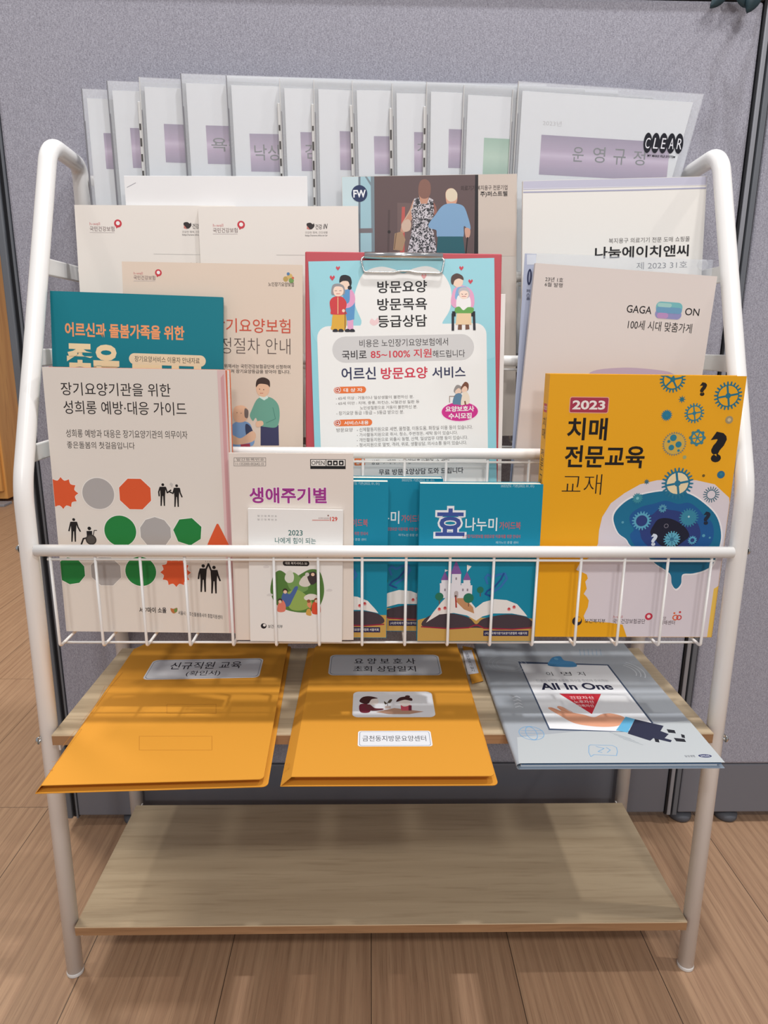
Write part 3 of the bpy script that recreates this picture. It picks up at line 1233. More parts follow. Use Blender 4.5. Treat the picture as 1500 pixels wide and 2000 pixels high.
mb.face([(u1, -0.0017 - 0.005 * math.sin(math.pi * k / n), zc + R * math.cos(math.pi * k / n)) for k in range(n, -1, -1)], CHROME)
bmesh.ops.remove_doubles(mb.bm, verts=mb.bm.verts, dist=1e-6)
clipo = mb.build('clip', root)
mb = MB()
loop = [A.uv(*p) for p in ((712, 503), (705, 508), (711, 533), (768, 534), (780, 531), (800, 531), (812, 534), (862, 536), (867, 510), (860, 504))]
mb.sweep(fillet([(p[0], -0.0042, p[1]) for p in loop], [0.003] * 8, 4), 0.0011, CHROME, 10)
mb.build('wire_loop', clipo)

PM = sheet_matrix((0.0255, 0.0842, 0.5471), 0.1600, 0.0015, 0.0304)
PW, PH = 0.2129, 0.3099
CYAN = (146, 208, 218)


def art_poster(A):
    A.blob([(626, 480), (966, 478), (974, 640), (960, 700), (700, 720), (606, 640)], (156, 212, 222))
    A.up()
    wht = (238, 238, 234)
    A.blob([(692, 590), (697, 560), (712, 532), (742, 521), (770, 526), (788, 534), (806, 525), (835, 520), (862, 532), (878, 556), (882, 580), (878, 606), (864, 630), (858, 650), (714, 650), (706, 626)], wht)
    A.rect(624, 634, 952, 960, wht, 22)
    A.up()
    for s, y0, y1 in (('방문요양', 548, 572), ('방문목욕', 582, 606), ('등급상담', 615, 639)):
        A.text(s, 737, y0, 834, y1, (30, 28, 30), 0.016)
    A.rect(649, 655, 926, 706, (208, 207, 205), 25)
    A.blob([(722, 630), (726, 622), (732, 626), (738, 620), (740, 630), (730, 636)], (238, 206, 206))
    A.up()
    A.text('비용은 노인장기요양보험에서', 702, 661.5, 875, 676.5, (60, 56, 58), 0.002)
    A.text('국비로', 668, 684, 716, 702, (50, 46, 48), 0.012)
    A.text('85~100% 지원', 724, 682, 843, 699.5, (206, 56, 70), 0.014)
    A.text('해드립니다', 845, 683.5, 908, 698, (56, 52, 54), 0.004)
    A.text('어르신', 667, 717, 734, 742, (46, 50, 84), 0.018)
    A.text('방문요양', 744, 717, 835, 740, (206, 48, 72), 0.018)
    A.text('서비스', 844, 716, 909, 738, (46, 50, 84), 0.018)
    org = (232, 118, 56)
    for y0, x1, s, xa, xb in ((755, 715, '대 상 자', 671, 708), (819, 727, '서비스내용', 672, 720)):
        A.rect(652, y0, x1, y0 + 13, org, 6.5)
        A.up()
        A.text(s, xa, y0 + 3, xb, y0 + 10.5, WH, 0.02)
        A.disc(659.5, y0 + 6.5, 6.2, WH)
        A.up()
        A.disc(659.5, y0 + 6.5, 5.2, (200, 84, 50))
        A.up()
        A.ring(659, y0 + 6, 3.2, 1, WH, 12)
        A.line([(661, y0 + 8), (663, y0 + 10)], 1.2, WH)
        A.lv -= 3
    g = (112, 108, 106)
    for s, x0, y0, x1, y1 in (('- 65세 이상 : 거동이나 일상생활이 불편하신 분.', 656, 773, 808, 779.5), ('- 65세 미만 : 치매, 중풍, 파킨슨, 뇌혈관성 질환 등', 656, 783, 819, 789.5),
                              ('노인성질환으로 거동이 불편하신 분.', 703, 792, 815, 799), ('- 장기요양 등급 1등급 ~ 5등급 받으신 분.', 657, 802, 789, 809.5),
                              ('방문요양', 657, 836, 689, 843.5), ('- 신체활동지원으로 세면, 몸청결, 이동도움, 화장실 이용 등이 있습니다.', 697, 832.5, 923, 841),
                              ('- 가사활동지원으로 취사, 청소, 주변정돈, 세탁 등이 있습니다.', 697, 843.5, 894, 851), ('- 개인활동지원으로 외출시 동행, 산책, 일상업무 대행 등이 있습니다.', 697, 853, 914, 861),
                              ('- 정서지원으로 말벗, 격려, 위로, 생활상담, 의사소통 등이 있습니다.', 697, 863, 912, 871)):
        A.text(s, x0, y0, x1, y1, g, 0.0)
    A.rect(692, 895, 713, 909, org, 2)
    A.text('상담 → 계약 → 요양보호사케어 → 관리', 725, 896, 877, 905.5, (70, 66, 66), 0.004)
    A.text('무료 방문요양상담 도와 드립니다', 740, 914.5, 905, 926, (60, 58, 64), 0.014)
    A.disc(898, 804, 37, (246, 226, 236), ry=20)
    A.up()
    A.text('절차', 695, 898, 710, 907, WH, 0.02)
    A.disc(898, 804, 35.5, (204, 44, 138), ry=18.5)
    A.up()
    A.text('요양보호사', 870, 793, 926, 804, WH, 0.03)
    A.text('수시모집', 876, 806.5, 921, 818, WH, 0.03)
    A.lv -= 1
    # little couple over the oval
    A.blob([(886, 764), (892, 752), (902, 756), (903, 766), (894, 770)], (150, 144, 140))
    A.blob([(889, 764), (896, 758), (901, 764), (897, 770), (891, 770)], (234, 204, 182))
    A.blob([(884, 788), (888, 772), (898, 768), (904, 776), (903, 790), (892, 790)], (96, 132, 158))
    A.blob([(900, 758), (908, 746), (915, 750), (914, 762), (906, 764)], (120, 74, 54))
    A.up()
    A.blob([(902, 760), (908, 754), (913, 760), (909, 767), (903, 766)], (238, 204, 180))
    A.blob([(900, 790), (904, 768), (912, 766), (917, 776), (916, 788), (908, 790)], (236, 222, 200))
    A.line([(878, 786), (878, 774), (888, 774)], 1.2, (140, 110, 90))
    A.line([(908, 784), (909, 790)], 3, (130, 84, 60))
    A.lv -= 1
    # hearts
    for hx, hy, r in ((660, 524, 4), (649, 543, 5), (901, 524, 4.2), (919, 550, 4.4), (828, 540, 5)):
        c = (206, 70, 84) if r != 5 or hx < 700 else (222, 160, 160)
        A.blob([(hx, hy - r * 0.4), (hx + r * 0.6, hy - r), (hx + r, hy - r * 0.3), (hx + r * 0.4, hy + r * 0.6), (hx, hy + r), (hx - r * 0.5, hy + r * 0.5), (hx - r, hy - r * 0.3), (hx - r * 0.5, hy - r)], c)
    A.up()
    sk = (240, 212, 190)
    # left pair: carer behind, grandmother in the red cardigan
    A.poly([(678, 612), (690, 612), (690, 646), (679, 646)], (226, 166, 200))
    A.blob([(674, 622), (670, 580), (676, 564), (686, 566), (693, 584), (692, 616), (690, 624)], (92, 150, 200))
    A.blob([(684, 566), (692, 574), (693, 590), (684, 600), (670, 602), (668, 596), (682, 590)], (226, 160, 196))
    A.blob([(664, 550), (668, 541), (678, 540), (684, 548), (684, 560), (676, 566), (667, 562)], sk)
    A.up()
    A.blob([(663, 552), (665, 540), (674, 537), (684, 541), (687, 552), (684, 560), (680, 550), (670, 549)], (34, 34, 40))
    A.disc(683, 562, 4, (34, 34, 40))
    A.blob([(647, 570), (650, 557), (660, 554), (671, 558), (674, 570), (670, 576), (650, 576)], (150, 148, 150))
    A.blob([(652, 612), (648, 634), (648, 644), (674, 644), (674, 612)], (222, 172, 62))
    A.blob([(644, 590), (650, 581), (660, 579), (670, 581), (677, 592), (675, 606), (676, 614), (648, 614), (646, 606)], (206, 62, 66))
    A.line([(674, 604), (674, 646)], 1.6, (120, 80, 50))
    for fx in (655, 666, 679, 688):
        A.blob([(fx - 5, 648), (fx - 3, 643), (fx + 3, 643), (fx + 5, 648)], (40, 40, 48))
    A.up()
    A.blob([(651, 568), (655, 560), (668, 561), (671, 570), (666, 578), (655, 578)], (244, 216, 196))
    A.line([(660, 581), (660, 613)], 1.2, (240, 220, 160))
    A.disc(671, 607, 3, sk)
    A.up()
    A.line([(654, 568), (658, 568)], 0.9, (120, 90, 80))
    A.line([(663, 568), (667, 568)], 0.9, (120, 90, 80))
    A.line([(657, 574), (664, 574)], 0.9, (190, 90, 90))
    A.lv -= 3
    # right pair: carer, grandmother in a wheelchair
    A.blob([(882, 596), (884, 570), (892, 560), (906, 558), (920, 566), (926, 580), (924, 600), (905, 606)], (228, 166, 198))
    A.blob([(890, 585), (892, 564), (902, 560), (912, 562), (914, 585)], (130, 176, 216))
    A.blob([(884, 550), (888, 540), (898, 538), (904, 546), (903, 556), (895, 561), (887, 558)], sk)
    A.up()
    A.blob([(881, 552), (882, 540), (892, 534), (903, 539), (905, 547), (896, 544), (888, 548), (885, 556)], (86, 66, 60))
    A.poly([(882, 612), (887, 612), (887, 646), (882, 646)], (44, 44, 52))
    A.poly([(923, 612), (928, 612), (929, 645), (924, 645)], (44, 44, 52))
    A.poly([(883, 608), (890, 608), (890, 618), (883, 618)], (30, 30, 36))
    A.poly([(920, 608), (928, 608), (928, 618), (920, 618)], (30, 30, 36))
    A.blob([(893, 580), (904, 576), (917, 580), (919, 600), (905, 606), (892, 602)], (240, 238, 236))
    A.blob([(895, 570), (900, 562), (912, 562), (918, 572), (914, 582), (900, 582)], (190, 186, 190))
    A.blob([(889, 602), (897, 599), (905, 606), (914, 600), (925, 602), (922, 611), (906, 614), (890, 611)], (104, 166, 82))
    A.poly([(892, 612), (920, 612), (921, 634), (890, 634)], (234, 206, 166))
    A.poly([(895, 634), (902, 634), (902, 644), (894, 644)], (120, 84, 66))
    A.poly([(909, 634), (916, 634), (917, 643), (909, 644)], (120, 84, 66))
    A.up()
    A.blob([(897, 574), (902, 568), (912, 569), (915, 576), (911, 583), (901, 583)], (246, 220, 202))
    A.up()
    A.line([(901, 574), (904, 575)], 0.9, (110, 80, 80))
    A.line([(908, 575), (912, 574)], 0.9, (110, 80, 80))
    A.line([(902, 579), (910, 579)], 1.0, (190, 80, 90))


root = empty('poster', PM, 'pale blue care-service flyer held by the red clipboard', 'flyer')
mb = MB()
mb.box(-PW / 2, PW / 2, 0, 0.0006, 0, PH, ink(CYAN))
art_poster(Art(mb, PM, PW, PH))
mb.build('sheet', root)


# ================================================================== POCKET ONE
def person(A, x, y0, y1, arms, col=(30, 26, 26)):
    """printed pictogram; arms: list of polylines relative (dx, dy) in units of height"""
    h = y1 - y0
    A.disc(x, y0 + 0.06 * h, 0.062 * h, col)
    A.poly([(x - 0.13 * h, y0 + 0.15 * h), (x + 0.13 * h, y0 + 0.15 * h), (x + 0.10 * h, y0 + 0.56 * h), (x - 0.10 * h, y0 + 0.56 * h)], col)
    for s in (-1, 1):
        A.poly([(x + s * 0.01 * h, y0 + 0.5 * h), (x + s * 0.10 * h, y0 + 0.5 * h), (x + s * 0.10 * h, y1), (x + s * 0.045 * h, y1)], col)
    for a in arms:
        A.line([(x + p[0] * h, y0 + p[1] * h) for p in a], 0.06 * h, col)


def art_harass(A):
    A.text('장기요양기관을 위한', 119, 748, 333, 773.5, (40, 36, 36), 0.002)
    A.text('성희롱 예방·대응 가이드', 124, 784, 364, 810, (40, 36, 36), 0.002)
    A.text('성희롱 예방과 대응은 장기요양기관의 의무이자', 129, 840, 366, 855.5, (58, 52, 50), 0.0)
    A.text('좋은돌봄의 첫걸음입니다', 131, 863, 263, 876.5, (58, 52, 50), 0.0)
    A.poly([(424, 722), (445, 722), (470, 1240), (448, 1240)], (226, 196, 194))
    A.up()
    A.poly([(431, 738), (437, 730), (460, 1240), (452, 1240)], (214, 164, 166))
    A.poly([(440, 718), (446, 718), (470, 1242), (464, 1242)], (218, 112, 74))
    A.lv = 2
    OR, GR, GY = (222, 92, 50), (34, 130, 62), (176, 172, 170)

    def halo(f, x, y, r):
        A.lv = 1
        f(r + 1.6, (240, 236, 230))
        A.lv = 2
        return f(r, None)
    for kind, x, y, r, c in (('s', 121, 963, 32, OR), ('c', 192, 964, 31, GY), (8, 264, 965, 33, OR), ('c', 235, 1037, 31, GR), (10, 304, 1040, 31, GY), (7, 367, 1038, 28.5, GR),
                             (9, 139, 1115, 28, GR), (8, 207, 1116, 31, GY), ('c', 275, 1116, 30, GR), ('s', 343, 1118, 30, OR)):
        for lv, rr, cc in ((1, r + 1.6, (240, 236, 230)), (2, r, c)):
            A.lv = lv
            if kind == 's':
                A.star(x, y, rr, rr * 0.80, 12, cc, True)
            elif kind == 'c':
                A.disc(x, y, rr, cc, n=40)
            else:
                A.disc(x, y, rr, cc, n=kind, rot=math.pi / kind if kind != 7 else 0.35)
    A.lv = 2
    A.blob([(425, 1023), (430, 1030), (447, 1064), (452, 1076), (440, 1080), (404, 1080), (402, 1072), (420, 1030)], OR)
    A.lv = 3
    person(A, 318, 944, 988, [((-0.12, 0.18), (-0.18, 0.38), (-0.16, 0.56)), ((0.12, 0.18), (0.2, 0.42), (0.36, 0.3))])
    person(A, 345, 946, 990, [((-0.1, 0.18), (-0.16, 0.4), (-0.3, 0.34)), ((0.12, 0.18), (0.16, 0.38), (0.24, 0.56))])
    A.poly([(334, 942), (338, 946), (336, 952), (331, 946)], (200, 196, 190))
    person(A, 144, 1012, 1058, [((-0.12, 0.18), (-0.16, 0.36), (-0.2, 0.54)), ((0.12, 0.18), (0.18, 0.38), (0.28, 0.56))])
    A.disc(174.5, 1032, 3.5, K)
    A.poly([(169, 1037), (180, 1037), (180, 1052), (170, 1052)], K)
    A.line([(172, 1050), (163, 1052), (159, 1063)], 3, K)
    A.line([(181, 1052), (184, 1036), (189, 1036)], 1.6, (70, 66, 64))
    A.disc(178, 1054, 10.5, (60, 56, 54))
    A.up()
    A.disc(178, 1054, 8, (84, 80, 76))
    A.lv = 3
    person(A, 397, 1102, 1156, [((-0.1, 0.17), (-0.15, 0.34), (-0.17, 0.52)), ((0.1, 0.18), (0.19, -0.02))])
    person(A, 418, 1105, 1159, [((-0.1, 0.18), (-0.2, -0.07)), ((0.1, 0.17), (0.15, 0.36), (0.22, 0.54))])
    for dx in (-4, 0, 4):
        A.line([(406 + dx, 1097), (406 + dx * 1.5, 1092)], 0.8, (90, 86, 84))
    A.text('서♡마이 소울', 272, 1186, 325, 1197, (50, 40, 40), 0.02)
    A.blob([(333, 1188), (339, 1189), (346, 1187), (346, 1194), (340, 1198), (335, 1195)], (190, 120, 70))
    A.poly([(340, 1190), (346, 1187), (346, 1194), (341, 1197)], (110, 150, 80))
    A.text('서울시 어르신돌봄종사자 종합지원센터', 348, 1193, 434, 1201, (70, 64, 62), 0.004, slope=-0.10)


booklet('booklet', sheet_matrix((-0.2671, 0.0342, 0.4380), 0.0181, -0.0104, -0.0073), 0.1927, 0.2940, 0.015, (229, 222, 213), 'white booklet with red, green and grey shapes and black figures, front left', 'booklet', art_harass, back=(220, 120, 80))


def art_life(A):
    A.frame(457, 894, 519, 910, 0.8, (120, 112, 108))
    A.line([(457, 901), (519, 902)], 0.7, (120, 112, 108))
    A.text('발간등록번호', 462, 895, 516, 900, (110, 104, 100))
    A.text('11-1352000-002642-10', 460, 903.5, 515, 908.5, (110, 104, 100))
    A.rect(606, 897, 675, 916, (30, 28, 30))
    A.up()
    A.rect(607.5, 898, 636, 910, (238, 234, 228))
    A.rect(637.5, 898, 673.5, 910, (238, 234, 228))
    A.up()
    A.text('OPEN', 608.5, 900, 634, 908, (30, 28, 30), 0.004)
    for x in (644, 655, 666.5):
        A.rect(x - 4.6, 899.5, x + 4.6, 908.8, (30, 28, 30), 1.5)
        A.lv += 1
        A.disc(x, 904.6, 2.2, (230, 226, 220))
        A.lv -= 1
    A.lv = 1
    A.text('생애주기별', 486, 951, 639, 984, (246, 236, 238), 0.055)
    A.up()
    A.text('생애주기별', 487, 952, 638, 983, (160, 52, 140), 0.026)
    A.text('복지서비스', 487, 1000, 638, 1030, (160, 52, 140), 0.026)


booklet('booklet', sheet_matrix((-0.1022, 0.0135, 0.4380), 0.0400, -0.0009, 0.0005), 0.1310, 0.2085, 0.0045, (230, 220, 210), 'cream booklet with five bold purple Korean letters behind the small white booklet', 'booklet', art_life)


def art_small(A):
    for y in (1006, 1013):
        A.text('발 간 등 록 번 호', 503, y, 541, y + 3.6, (160, 158, 156))
    A.text('129', 644.5, 1009.5, 659, 1018, (214, 62, 44), 0.02)
    A.line([(610, 1016), (643, 1016)], 1.2, (206, 96, 80))
    A.text('보건복지상담센터', 622, 1010.5, 643, 1014, (150, 110, 104))
    A.disc(641, 1007, 1.6, (150, 110, 104))
    A.text('2023', 563, 1035.5, 591, 1046, (48, 108, 104), 0.008)
    A.text('나에게 힘이 되는', 537, 1050, 617, 1062, (60, 112, 108), 0.008)
    A.text('복지서비스', 530, 1066, 622, 1088, (48, 108, 104), 0.02)
    A.rect(552.5, 1095, 604, 1105.5, (34, 30, 32), 5)
    A.blob([(528, 1150), (534, 1124), (546, 1114), (560, 1122), (570, 1132), (586, 1122), (606, 1112), (624, 1116), (632, 1140), (632, 1164), (622, 1186), (600, 1196), (570, 1194), (544, 1184), (532, 1168)], (86, 128, 62))
    A.up()
    A.text('대표 복지서비스 50', 557, 1097.5, 600, 1103, WH, 0.012)
    A.blob([(560, 1128), (574, 1118), (592, 1134), (602, 1150), (584, 1158), (566, 1150)], (120, 160, 90))
    A.blob([(560, 1160), (580, 1152), (600, 1164), (610, 1180), (590, 1192), (566, 1188)], (150, 178, 92))
    A.blob([(556, 1130), (560, 1118), (568, 1114), (574, 1124), (572, 1136), (562, 1138)], (224, 226, 214))
    A.blob([(584, 1140), (592, 1126), (604, 1124), (606, 1142), (594, 1146)], (222, 216, 206))
    A.blob([(600, 1126), (606, 1118), (616, 1118), (620, 1134), (608, 1142)], (64, 54, 56))
    A.blob([(594, 1166), (604, 1160), (618, 1162), (618, 1170), (598, 1172)], (232, 226, 216))
    A.blob([(552, 1182), (550, 1166), (556, 1156), (566, 1160), (576, 1146), (582, 1148), (572, 1170), (564, 1184)], (76, 104, 160))
    A.blob([(542, 1194), (544, 1178), (552, 1172), (558, 1182), (556, 1194)], (226, 128, 108))
    A.blob([(610, 1198), (610, 1180), (618, 1174), (625, 1182), (625, 1198)], (222, 84, 54))
    A.blob([(598, 1200), (600, 1190), (606, 1190), (608, 1202)], (214, 166, 82))
    A.blob([(600, 1182), (602, 1176), (608, 1178), (606, 1188)], (230, 150, 110))
    A.up()
    for x, y, r, c in ((557, 1154, 5, (60, 44, 40)), (547, 1173, 4.6, (70, 52, 46)), (618, 1172, 4.5, (130, 70, 44)), (603, 1174, 3.5, (150, 90, 60)), (600, 1122, 4, (214, 210, 204))):
        A.disc(x, y, r, c)
    A.up()
    for x, y, r in ((557, 1156, 3.6), (547, 1175, 3.2), (618, 1174, 3.2), (611, 1122, 3.4)):
        A.disc(x, y, r, (238, 202, 174))
    A.lv = 1
    for x, y in ((520, 1107), (643, 1153), (527, 1162)):
        A.blob([(x - 6, y), (x, y - 3), (x + 6, y - 1), (x + 4, y + 2), (x - 4, y + 2)], (222, 218, 216))
    A.disc(515, 1222.5, 5.6, (40, 38, 44))
    A.up()
    A.disc(516.4, 1221, 2.8, WH)
    A.text('보건복지부', 523.5, 1220, 552, 1227, (56, 52, 54), 0.006)


booklet('booklet', sheet_matrix((-0.1000, 0.0080, 0.4385), 0.0400, -0.0018, -0.0135), 0.1010, 0.1490, 0.0045, (238, 236, 232), 'small white booklet with a round green picnic illustration, foremost in the basket', 'booklet', art_small)


def art_hyo(A):
    TEAL2 = (18, 120, 152)
    A.text('2022년도 기본(2022, 01, 01)', 978, 946, 1043, 953, (190, 220, 226), 0.0)
    A.text('효', 847, 988, 912, 1052, (236, 240, 244), 0.06)
    A.up()
    A.text('효', 851, 993, 908, 1047, (62, 84, 156), 0.022)
    A.text('나누미', 909, 1011, 971, 1037, (232, 240, 242), 0.012)
    A.text('가이드북', 975, 1019, 1017, 1034, (206, 96, 104), 0.012)
    A.text('노인장기요양보험 방문요양 이용자를 위한 안내서', 903, 1044, 1016, 1051, (196, 92, 100), 0.012)
    A.text('재가노인 종합 센터', 968, 1057, 1012, 1062, (190, 214, 220), 0.0)
    A.lv = 1
    # gold ground, open book
    A.poly([(812, 1212), (838, 1205), (1050, 1208), (1050, 1252), (812, 1252)], (198, 160, 84))
    A.up()
    A.blob([(824, 1222), (840, 1202), (880, 1198), (915, 1206), (930, 1219), (945, 1208), (990, 1200), (1030, 1206), (1038, 1224), (980, 1230), (930, 1226), (870, 1228)], (70, 58, 66))
    A.line([(823, 1224), (880, 1228), (915, 1226), (927, 1221), (934, 1221), (945, 1227), (1000, 1229), (1040, 1226)], 2.6, (150, 36, 64))
    A.up()
    A.poly([(832, 1216), (846, 1196), (862, 1176), (880, 1158), (896, 1152), (912, 1166), (928, 1186), (930, 1212), (912, 1202), (886, 1197), (858, 1200)], (236, 232, 228))
    A.poly([(930, 1212), (928, 1188), (944, 1176), (966, 1170), (990, 1172), (1010, 1180), (1024, 1196), (1030, 1204), (1000, 1198), (964, 1198), (942, 1204)], (238, 236, 232))
    A.up()
    A.poly([(893, 1150), (899, 1150), (905, 1166), (924, 1186), (926, 1198), (906, 1190), (892, 1176)], (196, 146, 104))
    # plain toy castle
    CW, CP = (232, 232, 238), (132, 92, 160)
    A.rect(859, 1143, 922, 1168, CW)
    A.rect(882, 1120, 900, 1150, CW)
    A.rect(862, 1132, 876, 1150, CW)
    A.rect(905, 1132, 918, 1150, CW)
    for x in range(859, 922, 7):
        A.rect(x, 1139, x + 4, 1143, CW)
    A.poly([(880, 1121), (902, 1121), (891, 1094)], CP)
    A.poly([(861, 1133), (877, 1133), (869, 1116)], CP)
    A.poly([(904, 1133), (920, 1133), (912, 1116)], CP)
    A.poly([(869, 1117), (869, 1112), (876, 1114)], WH)
    A.poly([(912, 1117), (912, 1103), (921, 1106)], WH)
    A.up()
    A.rect(887, 1154, 895, 1168, (186, 176, 176), 4)
    for x, y in ((869, 1152), (878, 1152), (904, 1152), (913, 1152), (891, 1130)):
        A.rect(x - 1.5, y - 2.4, x + 1.5, y + 2.4, (150, 140, 150))
    for x, y, r in ((858, 1165, 8), (915, 1168, 10), (938, 1152, 6.5)):
        A.line([(x, y), (x, y + r + 6)], 1.6, (110, 80, 60))
        A.up()
        A.disc(x, y, r, (40, 118, 92))
        A.lv -= 1
    A.line([(890, 1166), (891, 1186)], 3, (172, 60, 50))
    A.disc(890, 1164, 2, (90, 60, 50))
    for x, y in ((858, 1190), (869, 1188), (994, 1190), (1004, 1186)):
        A.disc(x, y, 3.4, (226, 150, 148))
        A.up()
        A.disc(x, y - 1.4, 2.4, (200, 66, 72))
        A.lv -= 1
    # blue ribbon heart over the right page
    A.line([(952, 1140), (948, 1128), (953, 1122), (962, 1128), (974, 1122), (986, 1120), (990, 1130), (978, 1146), (960, 1158)], 4.2, (50, 116, 182))
    A.line([(984, 1120), (978, 1132), (966, 1146), (952, 1154), (948, 1160), (962, 1166)], 3.4, (30, 80, 150))
    A.lv = 3
    A.rect(944, 1231.5, 1032, 1242, (44, 44, 84))
    A.up()
    A.text('(사)한국재가장기요양기관협회 서울지회', 947, 1234, 1029, 1240, WH, 0.008)


HM0 = sheet_matrix((0.0995, 0.0095, 0.4380), 0.03, -0.001, 0)
hy, _ = booklet('booklet', HM0, 0.1312, 0.1780, 0.0145, (12, 138, 168), 'fully visible small blue booklet with castle on open book, beside the yellow textbook', 'booklet', art_hyo, 'small blue booklets', pages=PAGE)
copy_tree(hy, sheet_matrix((-0.0050, 0.0365, 0.4385), 0.03, 0, -0.0034), 'middle of three small blue booklets, mostly hidden by the other two', 'small blue booklets')
copy_tree(hy, sheet_matrix((-0.0655, 0.0195, 0.4380), 0.0350, -0.0015, -0.0049), 'left small blue booklet, half hidden behind the cream booklet', 'small blue booklets')

# ---- thick yellow textbook
YM = sheet_matrix((0.2685, 0.0215, 0.4380), 0.0027, -0.0022, -0.0025)
YW, YH, YT = 0.2054, 0.2922, 0.020
LIL = (222, 214, 220)
T1, T2, T3, T4 = (26, 112, 148), (30, 90, 150), (44, 62, 122), (26, 28, 48)


def qmark(A, x, y, h, col, rot=0.0):
    A.text('?', x - h * 0.26, y - h / 2, x + h * 0.26, y + h / 2, col, 0.05)


def art_yellow(A):
    A.poly([(1168, 1062), (1170, 1036), (1176, 1010), (1193, 983), (1220, 963), (1250, 946), (1283, 938), (1320, 936), (1360, 938), (1396, 946), (1424, 972), (1440, 1100), (1395, 1180), (1390, 1250), (1226, 1250), (1216, 1220), (1190, 1216), (1143, 1213), (1140, 1203), (1148, 1186), (1150, 1173), (1146, 1166), (1140, 1160), (1146, 1150), (1143, 1136), (1148, 1130), (1146, 1122), (1136, 1117), (1125, 1113), (1133, 1099), (1150, 1090), (1160, 1078)], LIL)
    A.poly([(1394, 1150), (1410, 1140), (1400, 1250), (1380, 1250)], (236, 196, 90))
    A.up()
    brain = [(1198, 1013), (1207, 993), (1233, 973), (1273, 962), (1310, 959), (1347, 965), (1380, 987), (1400, 1010), (1408, 1040), (1405, 1067), (1393, 1100), (1377, 1113), (1353, 1120), (1333, 1122), (1330, 1140), (1320, 1150), (1312, 1140), (1308, 1120), (1283, 1103), (1267, 1090), (1233, 1067), (1223, 1053), (1207, 1040)]
    cx, cy = 1300, 1040
    A.blob([(x + (x - cx) * 0.03, y + (y - cy) * 0.035) for x, y in brain], (240, 238, 240))
    A.up()
    A.blob(brain, T1)
    A.up()
    A.blob([(1232, 1004), (1252, 990), (1276, 984), (1300, 978), (1324, 984), (1346, 982), (1364, 994), (1374, 1006), (1390, 1020), (1394, 1042), (1388, 1062), (1372, 1074), (1352, 1088), (1326, 1094), (1300, 1100), (1280, 1092), (1262, 1082), (1240, 1066), (1230, 1046), (1238, 1034), (1230, 1020)], T2)
    A.up()
    A.blob([(1246, 1022), (1256, 1004), (1272, 1006), (1288, 994), (1310, 996), (1330, 1000), (1346, 1012), (1362, 1022), (1368, 1044), (1358, 1062), (1340, 1070), (1318, 1082), (1292, 1076), (1270, 1070), (1254, 1054), (1250, 1040)], T3)
    A.up()
    A.blob([(1276, 1026), (1286, 1014), (1304, 1012), (1322, 1018), (1338, 1030), (1346, 1046), (1334, 1058), (1314, 1070), (1292, 1066), (1278, 1052), (1270, 1040)], T4)
    A.up()
    TG = (92, 168, 196)
    A.gear(1253, 1017, 19, 18, TG, 0.58, T3)
    A.gear(1345, 1011, 19, 20, (56, 134, 160))
    A.gear(1312, 1053, 16.5, 18, (96, 170, 192), 0.0)
    A.gear(1352, 1055, 9, 12, TG, 0.45, T3)
    A.gear(1294, 993, 8.5, 10, (84, 150, 178), 0.3, T2)
    A.gear(1245, 973, 10.5, 14, (60, 140, 158), 0.28, (120, 190, 200))
    A.ring(1301, 1027, 4.5, 1.2, (120, 116, 130), 14)
    for x, y, r in ((1216, 1020, 2.5), (1374, 1046, 3), (1386, 1050, 2)):
        A.disc(x, y, r, (90, 160, 182))
    A.up()
    A.disc(1312, 1053, 4, (50, 110, 140))
    A.disc(1345, 1009, 2, (170, 210, 220))
    for k in range(8):
        a = k * math.pi / 4
        A.line([(1312 + 5 * math.cos(a), 1053 + 5 * math.sin(a)), (1312 + 11 * math.cos(a), 1053 + 11 * math.sin(a))], 1.2, (40, 90, 120))
    qmark(A, 1380, 1012, 26, (30, 40, 60))
    qmark(A, 1277, 1054, 24, (214, 222, 232))
    A.lv = 3
    YEL = (238, 172, 28)
    A.gear(1314, 741, 25.5, 22, (44, 118, 136), 0.68, YEL, 5)
    A.gear(1422, 773, 27.5, 22, (40, 116, 138), 0.70, YEL, 4)
    A.gear(1356, 807, 19.5, 18, (56, 128, 146), 0.66, YEL, 4)
    A.gear(1302, 811, 11, 16, (40, 124, 156))
    A.star(1332, 780, 8, 3.4, 8, (48, 116, 130))
    A.disc(1424, 820, 7.5, (166, 150, 112))
    A.gear(1362, 855, 16.5, 8, (66, 132, 146), 0.60, YEL, 6, 0.16)
    A.gear(1317, 867, 23.5, 30, (120, 136, 130), 0.86, (214, 176, 76), 0, 0.12)
    A.gear(1389, 966, 16, 18, (72, 112, 128), 0.5, LIL, 0, 0.42)
    A.disc(1408, 927, 7.5, (44, 110, 146))
    A.disc(1374, 929, 2.8, (110, 90, 40))
    A.disc(1337, 893, 3.6, (160, 170, 120))
    A.star(1263, 941, 6, 3, 8, (70, 110, 124))
    A.lv = 6
    A.disc(1424, 820, 3.6, (206, 190, 150))
    for x, y, r in ((1315, 855, 6.5), (1325, 868, 6), (1311, 874, 5.5), (1306, 862, 3), (1325, 880, 2.6), (1302, 811, 3.4), (1408, 926, 3)):
        A.disc(x, y, r, (48, 128, 150))
    A.lv = 7
    A.gear(1323, 944, 31, 24, (40, 118, 148), 0.68, (236, 218, 176), 4)
    A.lv = 2
    qmark(A, 1373, 760, 27, (40, 32, 24))
    qmark(A, 1402, 873, 60, (28, 26, 30))
    A.rect(1112, 775, 1189, 807, (234, 176, 150), 4)
    A.up()
    A.rect(1113.5, 776.5, 1187.5, 805.5, (172, 58, 80), 3)
    A.up()
    A.text('2023', 1118, 782, 1182, 800, (244, 236, 232), 0.03)
    A.lv = 2
    A.text('치매', 1108, 816, 1186, 860, (28, 24, 22), 0.022)
